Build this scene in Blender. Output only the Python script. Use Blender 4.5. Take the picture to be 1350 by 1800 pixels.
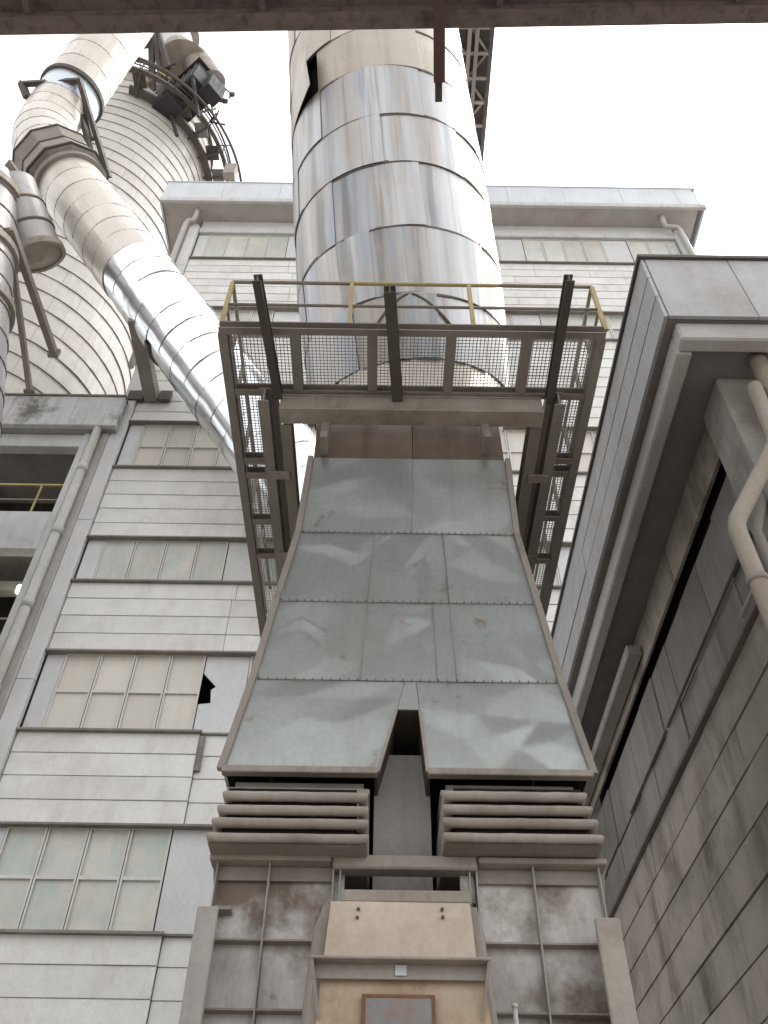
import bpy, bmesh, math, random
from mathutils import Vector as V, Matrix
random.seed(7)
for o in list(bpy.data.objects): bpy.data.objects.remove(o)
SC = bpy.context.scene
COL = SC.collection
R = math.radians

# ------------------------------------------------------------------ camera
FPX, PITCH, ROLL, EYE = 1520.0, R(46.5), R(0.8), 1.6
_f = V((0, math.cos(PITCH), math.sin(PITCH)))
_u0 = V((0, -math.sin(PITCH), math.cos(PITCH)))
_r0 = V((1, 0, 0))
_r = _r0*math.cos(ROLL) + _u0*math.sin(ROLL)
_u = _u0*math.cos(ROLL) - _r0*math.sin(ROLL)
cam = bpy.data.cameras.new('camera'); cam_o = bpy.data.objects.new('camera', cam); COL.objects.link(cam_o)
cam.sensor_fit = 'VERTICAL'; cam.sensor_height = 36.0; cam.lens = 36.0*FPX/1800.0
cam.clip_start = 0.05; cam.clip_end = 2000
m = Matrix((( _r.x, _u.x, -_f.x, 0), (_r.y, _u.y, -_f.y, 0), (_r.z, _u.z, -_f.z, EYE), (0, 0, 0, 1)))
cam_o.matrix_world = m
SC.camera = cam_o

# ------------------------------------------------------------------ sky, sun, exposure (overcast white sky)
SUN_EL, SUN_AZ = R(60), R(75)        # high, over the annex on the right, veiled by cloud
w = bpy.data.worlds.new('World'); SC.world = w; w.use_nodes = True
nt = w.node_tree; nt.nodes.clear()
sky = nt.nodes.new('ShaderNodeTexSky'); sky.sky_type = 'NISHITA'; sky.sun_disc = False
sky.sun_elevation = SUN_EL; sky.sun_rotation = SUN_AZ; sky.air_density = 1.0; sky.dust_density = 6.0; sky.ozone_density = 1.0
hs = nt.nodes.new('ShaderNodeHueSaturation'); hs.inputs['Saturation'].default_value = 0.16
bg = nt.nodes.new('ShaderNodeBackground'); bg.inputs['Strength'].default_value = 0.15
ow = nt.nodes.new('ShaderNodeOutputWorld')
cl = nt.nodes.new('ShaderNodeMix'); cl.data_type = 'RGBA'; cl.inputs['Factor'].default_value = 0.6      # even cloud cover over the sky
cl.inputs[7].default_value = (4.6, 4.65, 4.75, 1)
nt.links.new(sky.outputs[0], hs.inputs['Color']); nt.links.new(hs.outputs[0], cl.inputs[6]); nt.links.new(cl.outputs[2], bg.inputs['Color']); nt.links.new(bg.outputs[0], ow.inputs['Surface'])
sun = bpy.data.lights.new('sun', 'SUN'); sun.energy = 0.6; sun.angle = R(25); sun.color = (1, 0.98, 0.95)
sun_o = bpy.data.objects.new('sun', sun); COL.objects.link(sun_o)
sd = V((math.sin(SUN_AZ)*math.cos(SUN_EL), math.cos(SUN_AZ)*math.cos(SUN_EL), math.sin(SUN_EL)))
sun_o.rotation_euler = sd.to_track_quat('Z', 'Y').to_euler()
SC.view_settings.view_transform = 'Standard'; SC.view_settings.look = 'None'
SC.view_settings.exposure = 1.45; SC.view_settings.gamma = 1.0; SC.view_settings.use_curve_mapping = False

# ------------------------------------------------------------------ survey helpers: a sight line meets a plane of the place
def ray(u, v):
    a = (u-675.0)/FPX; b = (900.0-v)/FPX
    return _f + _r*a + _u*b
def PY(u, v, y): d = ray(u, v); t = y/d.y; return V((d.x*t, y, d.z*t+EYE))
def PZ(u, v, z): d = ray(u, v); t = (z-EYE)/d.z; return V((d.x*t, d.y*t, z))
def PX(u, v, x): d = ray(u, v); t = x/d.x; return V((x, d.y*t, d.z*t+EYE))
def PD(u, v, t): d = ray(u, v); return V((d.x*t, d.y*t, d.z*t+EYE))
def proj(p):
    q = V((p[0], p[1], p[2]-EYE)); z = q.dot(_f)
    return (675+FPX*q.dot(_r)/z, 900-FPX*q.dot(_u)/z)

# ------------------------------------------------------------------ materials
MATS = {}
def mat(name, a, b=None, stain=None, rough=0.7, metal=0.0, scale=1.2, streak=0.35, blotch=0.3, bump=0.15, rand=0.08,
        uv=False, fine=18.0, spec=0.4, rvar=0.12, bscale=0.35, kz=0.1, sscale=5.0, bl=(0.52, 0.72), rust=0.0, rscale=2.2):
    if name in MATS: return MATS[name]
    mt = bpy.data.materials.new(name); mt.use_nodes = True
    t = mt.node_tree; N = t.nodes; L = t.links; bs = N['Principled BSDF']
    b = b or tuple(c*0.8 for c in a); stain = stain or tuple(c*0.35 for c in a)
    if uv:
        co = N.new('ShaderNodeUVMap').outputs[0]
    else:
        co = N.new('ShaderNodeNewGeometry').outputs['Position']
    oi = N.new('ShaderNodeObjectInfo')
    off = N.new('ShaderNodeVectorMath'); off.operation = 'ADD'
    cmb = N.new('ShaderNodeCombineXYZ')
    mu = N.new('ShaderNodeMath'); mu.operation = 'MULTIPLY'; mu.inputs[1].default_value = 3.7
    L.new(oi.outputs['Random'], mu.inputs[0]); L.new(mu.outputs[0], cmb.inputs[0]); L.new(mu.outputs[0], cmb.inputs[2])
    L.new(co, off.inputs[0]); L.new(cmb.outputs[0], off.inputs[1])
    def noise(sc, src, det=6, ro=0.6):
        n = N.new('ShaderNodeTexNoise'); n.inputs['Scale'].default_value = sc; n.inputs['Detail'].default_value = det
        n.inputs['Roughness'].default_value = ro; L.new(src, n.inputs['Vector']); return n.outputs['Fac']
    def ramp(src, lo, hi, v0=0.0, v1=1.0):
        r = N.new('ShaderNodeMapRange'); r.inputs[1].default_value = lo; r.inputs[2].default_value = hi
        r.inputs[3].default_value = v0; r.inputs[4].default_value = v1; r.clamp = True; L.new(src, r.inputs[0]); return r.outputs[0]
    def mix(fac, ca, cb):
        x = N.new('ShaderNodeMix'); x.data_type = 'RGBA'
        L.new(fac, x.inputs['Factor'])
        for i, c in ((6, ca), (7, cb)):
            if isinstance(c, tuple): x.inputs[i].default_value = (*c, 1)
            else: L.new(c, x.inputs[i])
        return x.outputs[2]
    n1 = noise(scale, off.outputs[0])
    c = mix(ramp(n1, 0.35, 0.68), a, b)
    mp = N.new('ShaderNodeMapping')
    mp.inputs['Scale'].default_value = (1, kz, 1) if uv else (1, 1, kz)
    L.new(off.outputs[0], mp.inputs['Vector'])
    ns = noise(sscale, mp.outputs[0], 5, 0.65)
    if streak > 0: c = mix(ramp(ns, 0.5, 0.78, 0, streak), c, stain)
    nb = noise(bscale, co, 8, 0.62)
    if blotch > 0: c = mix(ramp(nb, bl[0], bl[1], 0, blotch), c, stain)
    if rust > 0: c = mix(ramp(noise(rscale, co, 9, 0.7), 0.60, 0.70, 0, rust), c, (0.20, 0.10, 0.05))
    nf = noise(fine, off.outputs[0], 3)
    hsv = N.new('ShaderNodeHueSaturation')
    v1 = ramp(oi.outputs['Random'], 0, 1, 1-rand, 1+rand)
    v2 = ramp(nf, 0.3, 0.7, 0.93, 1.06)
    mm = N.new('ShaderNodeMath'); mm.operation = 'MULTIPLY'; L.new(v1, mm.inputs[0]); L.new(v2, mm.inputs[1])
    L.new(mm.outputs[0], hsv.inputs['Value']); L.new(c, hsv.inputs['Color'])
    L.new(hsv.outputs[0], bs.inputs['Base Color'])
    rr = N.new('ShaderNodeMath'); rr.operation = 'ADD'; rr.use_clamp = True
    L.new(ramp(ns, 0.35, 0.75, rough-rvar, rough+rvar), rr.inputs[0]); L.new(ramp(nb, 0.45, 0.75, 0, rvar), rr.inputs[1])
    L.new(rr.outputs[0], bs.inputs['Roughness'])
    bs.inputs['Metallic'].default_value = metal; bs.inputs['Specular IOR Level'].default_value = spec
    if bump > 0:
        bp = N.new('ShaderNodeBump'); bp.inputs['Strength'].default_value = bump; bp.inputs['Distance'].default_value = 0.02
        ad = N.new('ShaderNodeMath'); ad.operation = 'ADD'; L.new(n1, ad.inputs[0])
        mf = N.new('ShaderNodeMath'); mf.operation = 'MULTIPLY'; mf.inputs[1].default_value = 0.35; L.new(nf, mf.inputs[0]); L.new(mf.outputs[0], ad.inputs[1])
        L.new(ad.outputs[0], bp.inputs['Height']); L.new(bp.outputs[0], bs.inputs['Normal'])
    MATS[name] = mt; return mt

PLANK = mat('white_plank_paint', (0.70, 0.69, 0.665), (0.62, 0.605, 0.575), (0.36, 0.31, 0.26), rough=0.6, streak=0.3, blotch=0.32, rand=0.05, bump=0.1, bscale=0.3, kz=.25, sscale=2.2, rust=.16, rscale=1.1)
PANEL = mat('grey_panel_paint', (0.60, 0.61, 0.612), (0.55, 0.55, 0.545), (0.38, 0.33, 0.27), rough=0.55, streak=0.15, blotch=0.25, rand=0.05, bump=0.08)
STRIP = mat('corner_strip_paint', (0.61, 0.615, 0.61), (0.55, 0.55, 0.54), (0.34, 0.29, 0.24), rough=0.6, streak=0.2, blotch=0.3, rand=0.04, bump=0.08)
PANE = mat('dusty_pane', (0.42, 0.475, 0.445), (0.61, 0.56, 0.49), (0.42, 0.35, 0.27), rough=0.42, streak=0.3, blotch=0.35, scale=0.9, rand=0.08, bump=0.03, spec=0.5)
PANE2 = mat('creamy_dusty_pane', (0.60, 0.56, 0.50), (0.56, 0.535, 0.48), (0.45, 0.37, 0.29), rough=0.5, streak=0.25, blotch=0.3, scale=0.8, rand=0.07, bump=0.03)
FRAME = mat('window_frame_paint', (0.60, 0.595, 0.57), (0.55, 0.53, 0.49), (0.34, 0.29, 0.24), rough=0.6, streak=0.2, blotch=0.3, rand=0.04, bump=0.08)
LEDGE = mat('dark_flashing', (0.25, 0.225, 0.20), (0.18, 0.16, 0.14), (0.06, 0.05, 0.045), rough=0.75, streak=0.3, rand=0.1)
FASCIA = mat('fascia_sheet', (0.60, 0.635, 0.665), (0.54, 0.57, 0.60), (0.36, 0.30, 0.26), rough=0.5, streak=0.14, blotch=0.18, rand=0.03, bump=0.06)
CONC = mat('grey_concrete', (0.40, 0.385, 0.36), (0.33, 0.315, 0.29), (0.16, 0.135, 0.11), rough=0.85, streak=0.4, blotch=0.45, bump=0.25, rand=0.04, bscale=0.5)
CONCL = mat('pale_painted_concrete', (0.58, 0.585, 0.58), (0.50, 0.495, 0.48), (0.20, 0.17, 0.14), rough=0.8, streak=0.25, blotch=0.4, bump=0.2, rand=0.03, bscale=0.6)
BLACKISH = mat('sooty_steel', (0.035, 0.033, 0.036), (0.025, 0.024, 0.026), (0.06, 0.05, 0.045), rough=0.7, streak=0.3, blotch=0.3, rand=0.1, bump=0.1)
DARK = mat('dark_interior', (0.05, 0.048, 0.046), (0.04, 0.038, 0.036), (0.02, 0.02, 0.02), rough=0.9, rand=0.02)
GAPSHADE = mat('black_gap', (0.012, 0.011, 0.011), (0.01, 0.01, 0.01), (0.006, 0.006, 0.006), rough=0.95, rand=0.0, bump=0)  # near-black colour standing in for the shade inside gaps and openings
STEEL = mat('dusty_brown_steel', (0.30, 0.27, 0.24), (0.235, 0.21, 0.185), (0.39, 0.35, 0.31), rough=0.72, streak=0.35, blotch=0.4, rand=0.08, bump=0.2, bscale=1.2)
STEELD = mat('dark_steel', (0.105, 0.09, 0.08), (0.075, 0.065, 0.058), (0.17, 0.14, 0.115), rough=0.7, streak=0.3, blotch=0.3, rand=0.1, bump=0.15, bscale=1.0)
DUSTY = mat('dust_caked_steel', (0.38, 0.34, 0.295), (0.28, 0.245, 0.208), (0.10, 0.08, 0.065), rough=0.82, streak=0.35, blotch=0.45, rand=0.06, bump=0.3, bscale=1.0)
YELLOW = mat('yellow_rail_paint', (0.50, 0.40, 0.16), (0.42, 0.34, 0.15), (0.22, 0.17, 0.11), rough=0.6, streak=0.3, blotch=0.4, rand=0.05, bscale=2.0)
RAILG = mat('grey_rail_steel', (0.30, 0.26, 0.20), (0.22, 0.19, 0.15), (0.12, 0.1, 0.08), rough=0.65, streak=0.3, rand=0.05)
GRATE = mat('grating_steel', (0.32, 0.305, 0.285), (0.25, 0.235, 0.22), (0.10, 0.09, 0.08), rough=0.6, metal=0.3, rand=0.03, bump=0)
HOOD = mat('galvanised_hood_sheet', (0.41, 0.435, 0.422), (0.37, 0.39, 0.377), (0.31, 0.29, 0.25), rough=0.38, metal=0.75, scale=0.7, streak=0.45, blotch=0.35, bump=0.0, rand=0.05, rvar=0.03, bscale=0.6, sscale=6, kz=.06, rust=.6, rscale=3.0)
CLAD = mat('duct_cladding', (0.62, 0.625, 0.63), (0.56, 0.53, 0.49), (0.40, 0.33, 0.26), rough=0.30, metal=0.85, scale=0.9, streak=0.75, blotch=0.35, bump=0.04, rand=0.10, uv=True, kz=0.045, sscale=2.6, rvar=0.12, bscale=0.35)
def streaked(name, cols, rough, metal, rand=0.08):
    mt = bpy.data.materials.new(name); mt.use_nodes = True
    t = mt.node_tree; N = t.nodes; L = t.links; bs = N['Principled BSDF']
    uvn = N.new('ShaderNodeUVMap'); oi = N.new('ShaderNodeObjectInfo'); cmb = N.new('ShaderNodeCombineXYZ')
    mu = N.new('ShaderNodeMath'); mu.operation = 'MULTIPLY'; mu.inputs[1].default_value = .5; L.new(oi.outputs['Random'], mu.inputs[0]); L.new(mu.outputs[0], cmb.inputs[2])
    ad = N.new('ShaderNodeVectorMath'); L.new(uvn.outputs[0], ad.inputs[0]); L.new(cmb.outputs[0], ad.inputs[1])
    def ns(sx, sy, det, lo, hi, top, seed):
        mp = N.new('ShaderNodeMapping'); mp.inputs['Scale'].default_value = (sx, sy, 1); mp.inputs['Location'].default_value = (seed, seed*1.7, 0)
        L.new(ad.outputs[0], mp.inputs['Vector'])
        n = N.new('ShaderNodeTexNoise'); n.inputs['Scale'].default_value = 1; n.inputs['Detail'].default_value = det; n.inputs['Roughness'].default_value = .6
        L.new(mp.outputs[0], n.inputs['Vector'])
        r = N.new('ShaderNodeMapRange'); r.inputs[1].default_value = lo; r.inputs[2].default_value = hi; r.inputs[4].default_value = top; L.new(n.outputs['Fac'], r.inputs[0]); return r.outputs[0]
    def mix(f, a, b):
        x = N.new('ShaderNodeMix'); x.data_type = 'RGBA'; L.new(f, x.inputs['Factor'])
        for i, c in ((6, a), (7, b)):
            if isinstance(c, tuple): x.inputs[i].default_value = (*c, 1)
            else: L.new(c, x.inputs[i])
        return x.outputs[2]
    c = mix(ns(1.5, .10, 3, .45, .64, 1, 3), cols[0], cols[1])         # pale metal / tan dust
    c = mix(ns(2.1, .12, 3, .53, .63, .85, 11), c, cols[2])            # blue-grey runs
    c = mix(ns(2.6, .10, 4, .56, .68, .75, 23), c, cols[3])            # dark runs
    c = mix(ns(9.0, .25, 4, .56, .72, .55, 31), c, cols[4])            # thin dirt lines
    c = mix(ns(.8, .9, 6, .55, .75, .5, 43), c, cols[1])               # dust patches
    hv = N.new('ShaderNodeHueSaturation'); r = N.new('ShaderNodeMapRange'); r.inputs[3].default_value = 1-rand; r.inputs[4].default_value = 1+rand
    L.new(oi.outputs['Random'], r.inputs[0]); L.new(r.outputs[0], hv.inputs['Value']); L.new(c, hv.inputs['Color']); L.new(hv.outputs[0], bs.inputs['Base Color'])
    rg = N.new('ShaderNodeMapRange'); rg.inputs[3].default_value = rough-.1; rg.inputs[4].default_value = rough+.16; L.new(ns(1.5, .12, 4, .35, .65, 1, 3), rg.inputs[0]); L.new(rg.outputs[0], bs.inputs['Roughness'])
    bs.inputs['Metallic'].default_value = metal
    bp = N.new('ShaderNodeBump'); bp.inputs['Strength'].default_value = .25; bp.inputs['Distance'].default_value = .03
    L.new(ns(2.2, .35, 2, .2, .8, 1, 57), bp.inputs['Height']); L.new(bp.outputs[0], bs.inputs['Normal'])
    MATS[name] = mt; return mt
CLAD = streaked('streaked_duct_cladding', [(.47, .472, .475), (.40, .362, .325), (.325, .35, .38), (.19, .178, .165), (.26, .215, .175)], .46, .74, .05)
CLADB = mat('dusty_duct_cladding', (0.46, 0.42, 0.37), (0.42, 0.37, 0.315), (0.30, 0.24, 0.18), rough=0.42, metal=0.6, scale=0.9, streak=0.6, blotch=0.4, bump=0.04, rand=0.1, uv=True, kz=0.05, sscale=2.6, rvar=0.1)
EDGEC = mat('grey_edge_cladding', (0.42, 0.415, 0.405), (0.36, 0.345, 0.33), (0.26, 0.22, 0.19), rough=0.5, metal=0.5, streak=0.4, blotch=0.4, rand=0.08, uv=True, kz=0.1, sscale=2)
CREAMD = mat('cream_dusty_cladding', (0.70, 0.66, 0.60), (0.63, 0.585, 0.52), (0.48, 0.41, 0.33), rough=0.38, metal=0.35, scale=0.8, streak=0.4, blotch=0.35, bump=0.04, rand=0.08, uv=True, kz=0.1, sscale=2, rvar=0.12)
SHINY = mat('bright_new_cladding', (0.82, 0.845, 0.87), (0.78, 0.80, 0.82), (0.62, 0.60, 0.58), rough=0.19, metal=0.95, scale=0.6, streak=0.15, blotch=0.12, bump=0.03, rand=0.04, uv=True, rvar=0.06)
BLUEM = mat('blue_white_cladding', (0.68, 0.75, 0.82), (0.62, 0.69, 0.76), (0.5, 0.5, 0.5), rough=0.35, metal=0.3, scale=0.8, streak=0.15, blotch=0.15, bump=0.03, rand=0.03, uv=True)
SEAM = mat('seam_grime', (0.20, 0.165, 0.13), (0.15, 0.12, 0.1), (0.09, 0.07, 0.06), rough=0.8, metal=0.1, rand=0.1, bump=0.1)
SEAML = mat('thin_seam', (0.36, 0.34, 0.32), (0.30, 0.28, 0.26), (0.14, 0.12, 0.1), rough=0.6, metal=0.5, rand=0.08, bump=0.05)
SILO = mat('silo_sheet', (0.49, 0.465, 0.43), (0.43, 0.405, 0.37), (0.30, 0.26, 0.22), rough=0.62, streak=0.2, blotch=0.3, rand=0.06, bump=0.06, bscale=0.12, spec=0.3)
def joints(mt):      # thin upright sheet joints, staggered from course to course
    t = mt.node_tree; bs = t.nodes['Principled BSDF']; src = bs.inputs['Base Color'].links[0].from_socket
    uvn = t.nodes.new('ShaderNodeUVMap'); bk = t.nodes.new('ShaderNodeTexBrick'); bk.offset = .5
    for nm, v in (('Scale', 1.0), ('Mortar Size', .035), ('Mortar Smooth', .3), ('Brick Width', 2.6), ('Row Height', 1.48)): bk.inputs[nm].default_value = v
    t.links.new(uvn.outputs[0], bk.inputs['Vector'])
    mx = t.nodes.new('ShaderNodeMix'); mx.data_type = 'RGBA'; ml = t.nodes.new('ShaderNodeMath'); ml.operation = 'MULTIPLY'; ml.inputs[1].default_value = .55
    t.links.new(bk.outputs['Fac'], ml.inputs[0]); t.links.new(ml.outputs[0], mx.inputs['Factor']); t.links.new(src, mx.inputs[6]); mx.inputs[7].default_value = (.25, .22, .19, 1)
    t.links.new(mx.outputs[2], bs.inputs['Base Color'])
joints(SILO)
CASE = mat('stained_casing_plate', (0.64, 0.63, 0.605), (0.53, 0.505, 0.47), (0.15, 0.105, 0.075), rough=0.62, streak=0.55, blotch=0.92, rand=0.06, bump=0.15, scale=1.3, bscale=0.9, kz=0.35, sscale=3, bl=(0.48, 0.60), rust=.7)
CREAM = mat('cream_housing_paint', (0.53, 0.455, 0.38), (0.47, 0.39, 0.315), (0.32, 0.20, 0.11), rough=0.6, streak=0.35, blotch=0.45, rand=0.03, bump=0.12, scale=1.6, bscale=1.5, kz=0.35, sscale=4, rust=.55, rscale=3.5)
ORANGE = mat('rusty_buff_paint', (0.48, 0.39, 0.29), (0.43, 0.32, 0.215), (0.30, 0.18, 0.09), rough=0.62, streak=0.55, blotch=0.7, rand=0.03, bump=0.15, scale=1.6, bscale=1.9, kz=0.4, sscale=5, bl=(0.48, 0.7), rust=.7, rscale=3.5)
RUST = mat('rust', (0.24, 0.125, 0.065), (0.18, 0.095, 0.05), (0.09, 0.05, 0.03), rough=0.85, rand=0.05, bump=0.3)
NECK = mat('brown_dust_neck', (0.22, 0.17, 0.125), (0.165, 0.125, 0.095), (0.10, 0.075, 0.06), rough=0.6, metal=0.3, streak=0.6, blotch=0.3, rand=0.04, sscale=3)
PIPE = mat('pale_pipe', (0.52, 0.51, 0.48), (0.44, 0.425, 0.39), (0.25, 0.21, 0.17), rough=0.6, streak=0.3, blotch=0.3, rand=0.03, bump=0.06)
TANPIPE = mat('tan_pipe', (0.42, 0.375, 0.32), (0.36, 0.31, 0.26), (0.2, 0.16, 0.13), rough=0.6, streak=0.3, blotch=0.3, rand=0.03, bump=0.06)
OVER = mat('overhead_steel', (0.20, 0.16, 0.14), (0.15, 0.12, 0.115), (0.05, 0.042, 0.042), rough=0.75, streak=0.85, blotch=0.5, rand=0.05, bump=0.25, scale=2, bscale=1.2, sscale=7)
BROWN = mat('red_brown_channel', (0.14, 0.085, 0.065), (0.11, 0.07, 0.055), (0.06, 0.04, 0.035), rough=0.7, streak=0.3, rand=0.04)
GROUND = mat('yard_concrete', (0.30, 0.275, 0.245), (0.25, 0.23, 0.205), (0.15, 0.135, 0.12), rough=0.9, streak=0.0, blotch=0.5, bump=0.2, rand=0)
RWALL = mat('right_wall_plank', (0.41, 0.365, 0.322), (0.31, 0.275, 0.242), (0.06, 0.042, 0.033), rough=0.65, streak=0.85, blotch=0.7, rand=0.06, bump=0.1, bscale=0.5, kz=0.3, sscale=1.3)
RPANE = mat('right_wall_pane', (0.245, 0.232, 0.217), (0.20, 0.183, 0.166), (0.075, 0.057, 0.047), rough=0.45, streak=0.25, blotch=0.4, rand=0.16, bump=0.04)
RFASC = mat('right_fascia_sheet', (0.40, 0.415, 0.44), (0.35, 0.35, 0.355), (0.33, 0.27, 0.21), rough=0.5, streak=0.3, blotch=0.55, rand=0.03, bump=0.08, bscale=0.5, kz=.2, rust=.25)
RSTRIP = mat('pale_fascia_strip', (0.50, 0.50, 0.495), (0.43, 0.42, 0.405), (0.3, 0.25, 0.2), rough=0.6, streak=0.2, blotch=0.4, rand=0.03, bump=0.1)
RCOL = mat('stained_column_concrete', (0.36, 0.345, 0.32), (0.29, 0.275, 0.25), (0.13, 0.10, 0.085), rough=0.8, streak=0.3, blotch=0.6, bump=0.25, rand=0.0, bscale=0.9)
BSOFF = mat('pale_soffit', (0.47, 0.44, 0.42), (0.40, 0.375, 0.355), (0.25, 0.2, 0.17), rough=0.8, rust=.7, rscale=.9, streak=0.0, blotch=0.35, rand=0.0, bump=0.1, bscale=0.5)
SOFF = mat('soffit_board', (0.22, 0.20, 0.19), (0.18, 0.165, 0.155), (0.15, 0.12, 0.10), rough=0.8, streak=0.0, blotch=0.5, rand=0.03, bump=0.1, bscale=0.4)
glow = bpy.data.materials.new('lamp_glow'); glow.use_nodes = True
glow.node_tree.nodes['Principled BSDF'].inputs['Emission Color'].default_value = (1.0, 0.98, 0.75, 1)
glow.node_tree.nodes['Principled BSDF'].inputs['Emission Strength'].default_value = 6

# ------------------------------------------------------------------ object helpers
ORG = {}
def tag(o, label, cat, group=None):
    o['label'] = label; o['category'] = cat
    if group: o['group'] = group
    return o
def thing(name, label, cat, loc, group=None):
    o = bpy.data.objects.new(name, None); COL.objects.link(o); o.location = V(loc); o.empty_display_size = 0.3
    ORG[o.name] = V(loc); return tag(o, label, cat, group)
def add(name, vs, fs, mt, par=None, smooth=False, uvs=None, kind=None):
    org = ORG[par.name] if par else V((0, 0, 0))
    me = bpy.data.meshes.new(name)
    me.from_pydata([tuple(V(v)-org) for v in vs], [], fs)
    me.materials.append(mt)
    if uvs:
        ul = me.uv_layers.new(name='UVMap')
        for lp in me.loops: ul.data[lp.index].uv = uvs[lp.vertex_index]
    if smooth: me.shade_smooth()
    me.update()
    o = bpy.data.objects.new(name, me); COL.objects.link(o)
    if par: o.parent = par; ORG[o.name] = org
    else: ORG[o.name] = V((0, 0, 0))
    if kind: o['kind'] = kind
    return o
BF = [(0, 3, 2, 1), (4, 5, 6, 7), (0, 1, 5, 4), (1, 2, 6, 5), (2, 3, 7, 6), (3, 0, 4, 7)]
def bevelled(vs, fs, off):
    bm = bmesh.new(); bv = [bm.verts.new(v) for v in vs]
    for f in fs: bm.faces.new([bv[i] for i in f])
    bmesh.ops.recalc_face_normals(bm, faces=bm.faces)
    bmesh.ops.bevel(bm, geom=list(bm.edges), offset=off, segments=1, affect='EDGES', profile=0.5)
    bm.verts.ensure_lookup_table(); bm.verts.index_update()
    r = [v.co.copy() for v in bm.verts], [[v.index for v in f.verts] for f in bm.faces]
    bm.free(); return r
def hexa(name, p8, mt, par=None, bev=0.0, kind=None):
    vs, fs = [V(p) for p in p8], BF
    if bev: vs, fs = bevelled(vs, fs, bev)
    return add(name, vs, fs, mt, par, kind=kind)
def box(name, lo, hi, mt, par=None, bev=0.0, kind=None):
    a, b = lo, hi
    return hexa(name, [(a[0], a[1], a[2]), (b[0], a[1], a[2]), (b[0], b[1], a[2]), (a[0], b[1], a[2]),
                       (a[0], a[1], b[2]), (b[0], a[1], b[2]), (b[0], b[1], b[2]), (a[0], b[1], b[2])], mt, par, bev, kind)
def frame(a, b, up):
    d = (V(b)-V(a)).normalized(); up = V(up)
    if abs(d.dot(up)) > 0.98: up = V((0, 1, 0))
    s = d.cross(up).normalized(); n = s.cross(d).normalized(); return d, s, n
def bar_vs(a, b, w, h, up=(0, 0, 1)):
    d, s, n = frame(a, b, up); a, b = V(a), V(b)
    return [p+s*x*w/2+n*y*h/2 for p in (a, b) for x, y in ((-1, -1), (1, -1), (1, 1), (-1, 1))]
def bar(name, a, b, w, h, mt, par=None, up=(0, 0, 1), bev=0.0):
    return hexa(name, bar_vs(a, b, w, h, up), mt, par, bev)
def prof(name, a, b, pts, mt, par=None, up=(0, 0, 1)):
    d, s, n = frame(a, b, up); k = len(pts)
    vs = [V(p)+s*x+n*y for p in (a, b) for x, y in pts]
    fs = [list(range(k))[::-1], list(range(k, 2*k))]+[(i, (i+1) % k, k+(i+1) % k, k+i) for i in range(k)]
    return add(name, vs, fs, mt, par)
def ibeam(name, a, b, w, h, mt, par=None, up=(0, 0, 1), t=0.025):
    x, y = w/2, h/2; q = t/2+0.003
    return prof(name, a, b, [(-x, -y), (x, -y), (x, -y+t), (q, -y+t), (q, y-t), (x, y-t), (x, y), (-x, y), (-x, y-t), (-q, y-t), (-q, -y+t), (-x, -y+t)], mt, par, up)
def channel(name, a, b, w, h, mt, par=None, up=(0, 0, 1), t=0.02):
    x, y = w/2, h/2
    return prof(name, a, b, [(-x, -y), (x, -y), (x, -y+t), (-x+t, -y+t), (-x+t, y-t), (x, y-t), (x, y), (-x, y)], mt, par, up)
def tube(name, pts, r, mt, par=None, n=10, close=False):
    pts = [V(p) for p in pts]; vs = []; fs = []; k = len(pts)
    prev = None
    for i, p in enumerate(pts):
        if close: d = pts[(i+1) % k]-pts[i-1]
        else: d = pts[min(i+1, k-1)]-pts[max(i-1, 0)]
        d.normalize()
        if prev is None:
            up = V((0, 0, 1)) if abs(d.z) < 0.9 else V((0, 1, 0)); s = d.cross(up).normalized()
        else: s = (prev-d*prev.dot(d)).normalized()
        prev = s; q = d.cross(s)
        for j in range(n):
            a = 2*math.pi*j/n; vs.append(p+(s*math.cos(a)+q*math.sin(a))*r)
    for i in range(k if close else k-1):
        for j in range(n):
            a0 = i*n+j; a1 = i*n+(j+1) % n; b0 = ((i+1) % k)*n+j; b1 = ((i+1) % k)*n+(j+1) % n
            fs.append((a0, a1, b1, b0))
    if not close: fs += [list(range(n))[::-1], list(range((k-1)*n, k*n))]
    return add(name, vs, fs, mt, par, smooth=True)
def extrude(name, poly, dvec, mt, par=None):
    k = len(poly); vs = [V(p) for p in poly]+[V(p)+V(dvec) for p in poly]
    fs = [list(range(k))[::-1], list(range(k, 2*k))]+[(i, (i+1) % k, k+(i+1) % k, k+i) for i in range(k)]
    return add(name, vs, fs, mt, par)
def joined(name, boxes, mt, par, kind='stuff'):
    vs, fs = [], []
    for b in boxes:
        o = len(vs); vs += b; fs += [tuple(i+o for i in f) for f in BF]
    return add(name, vs, fs, mt, par, kind=kind)

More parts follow.
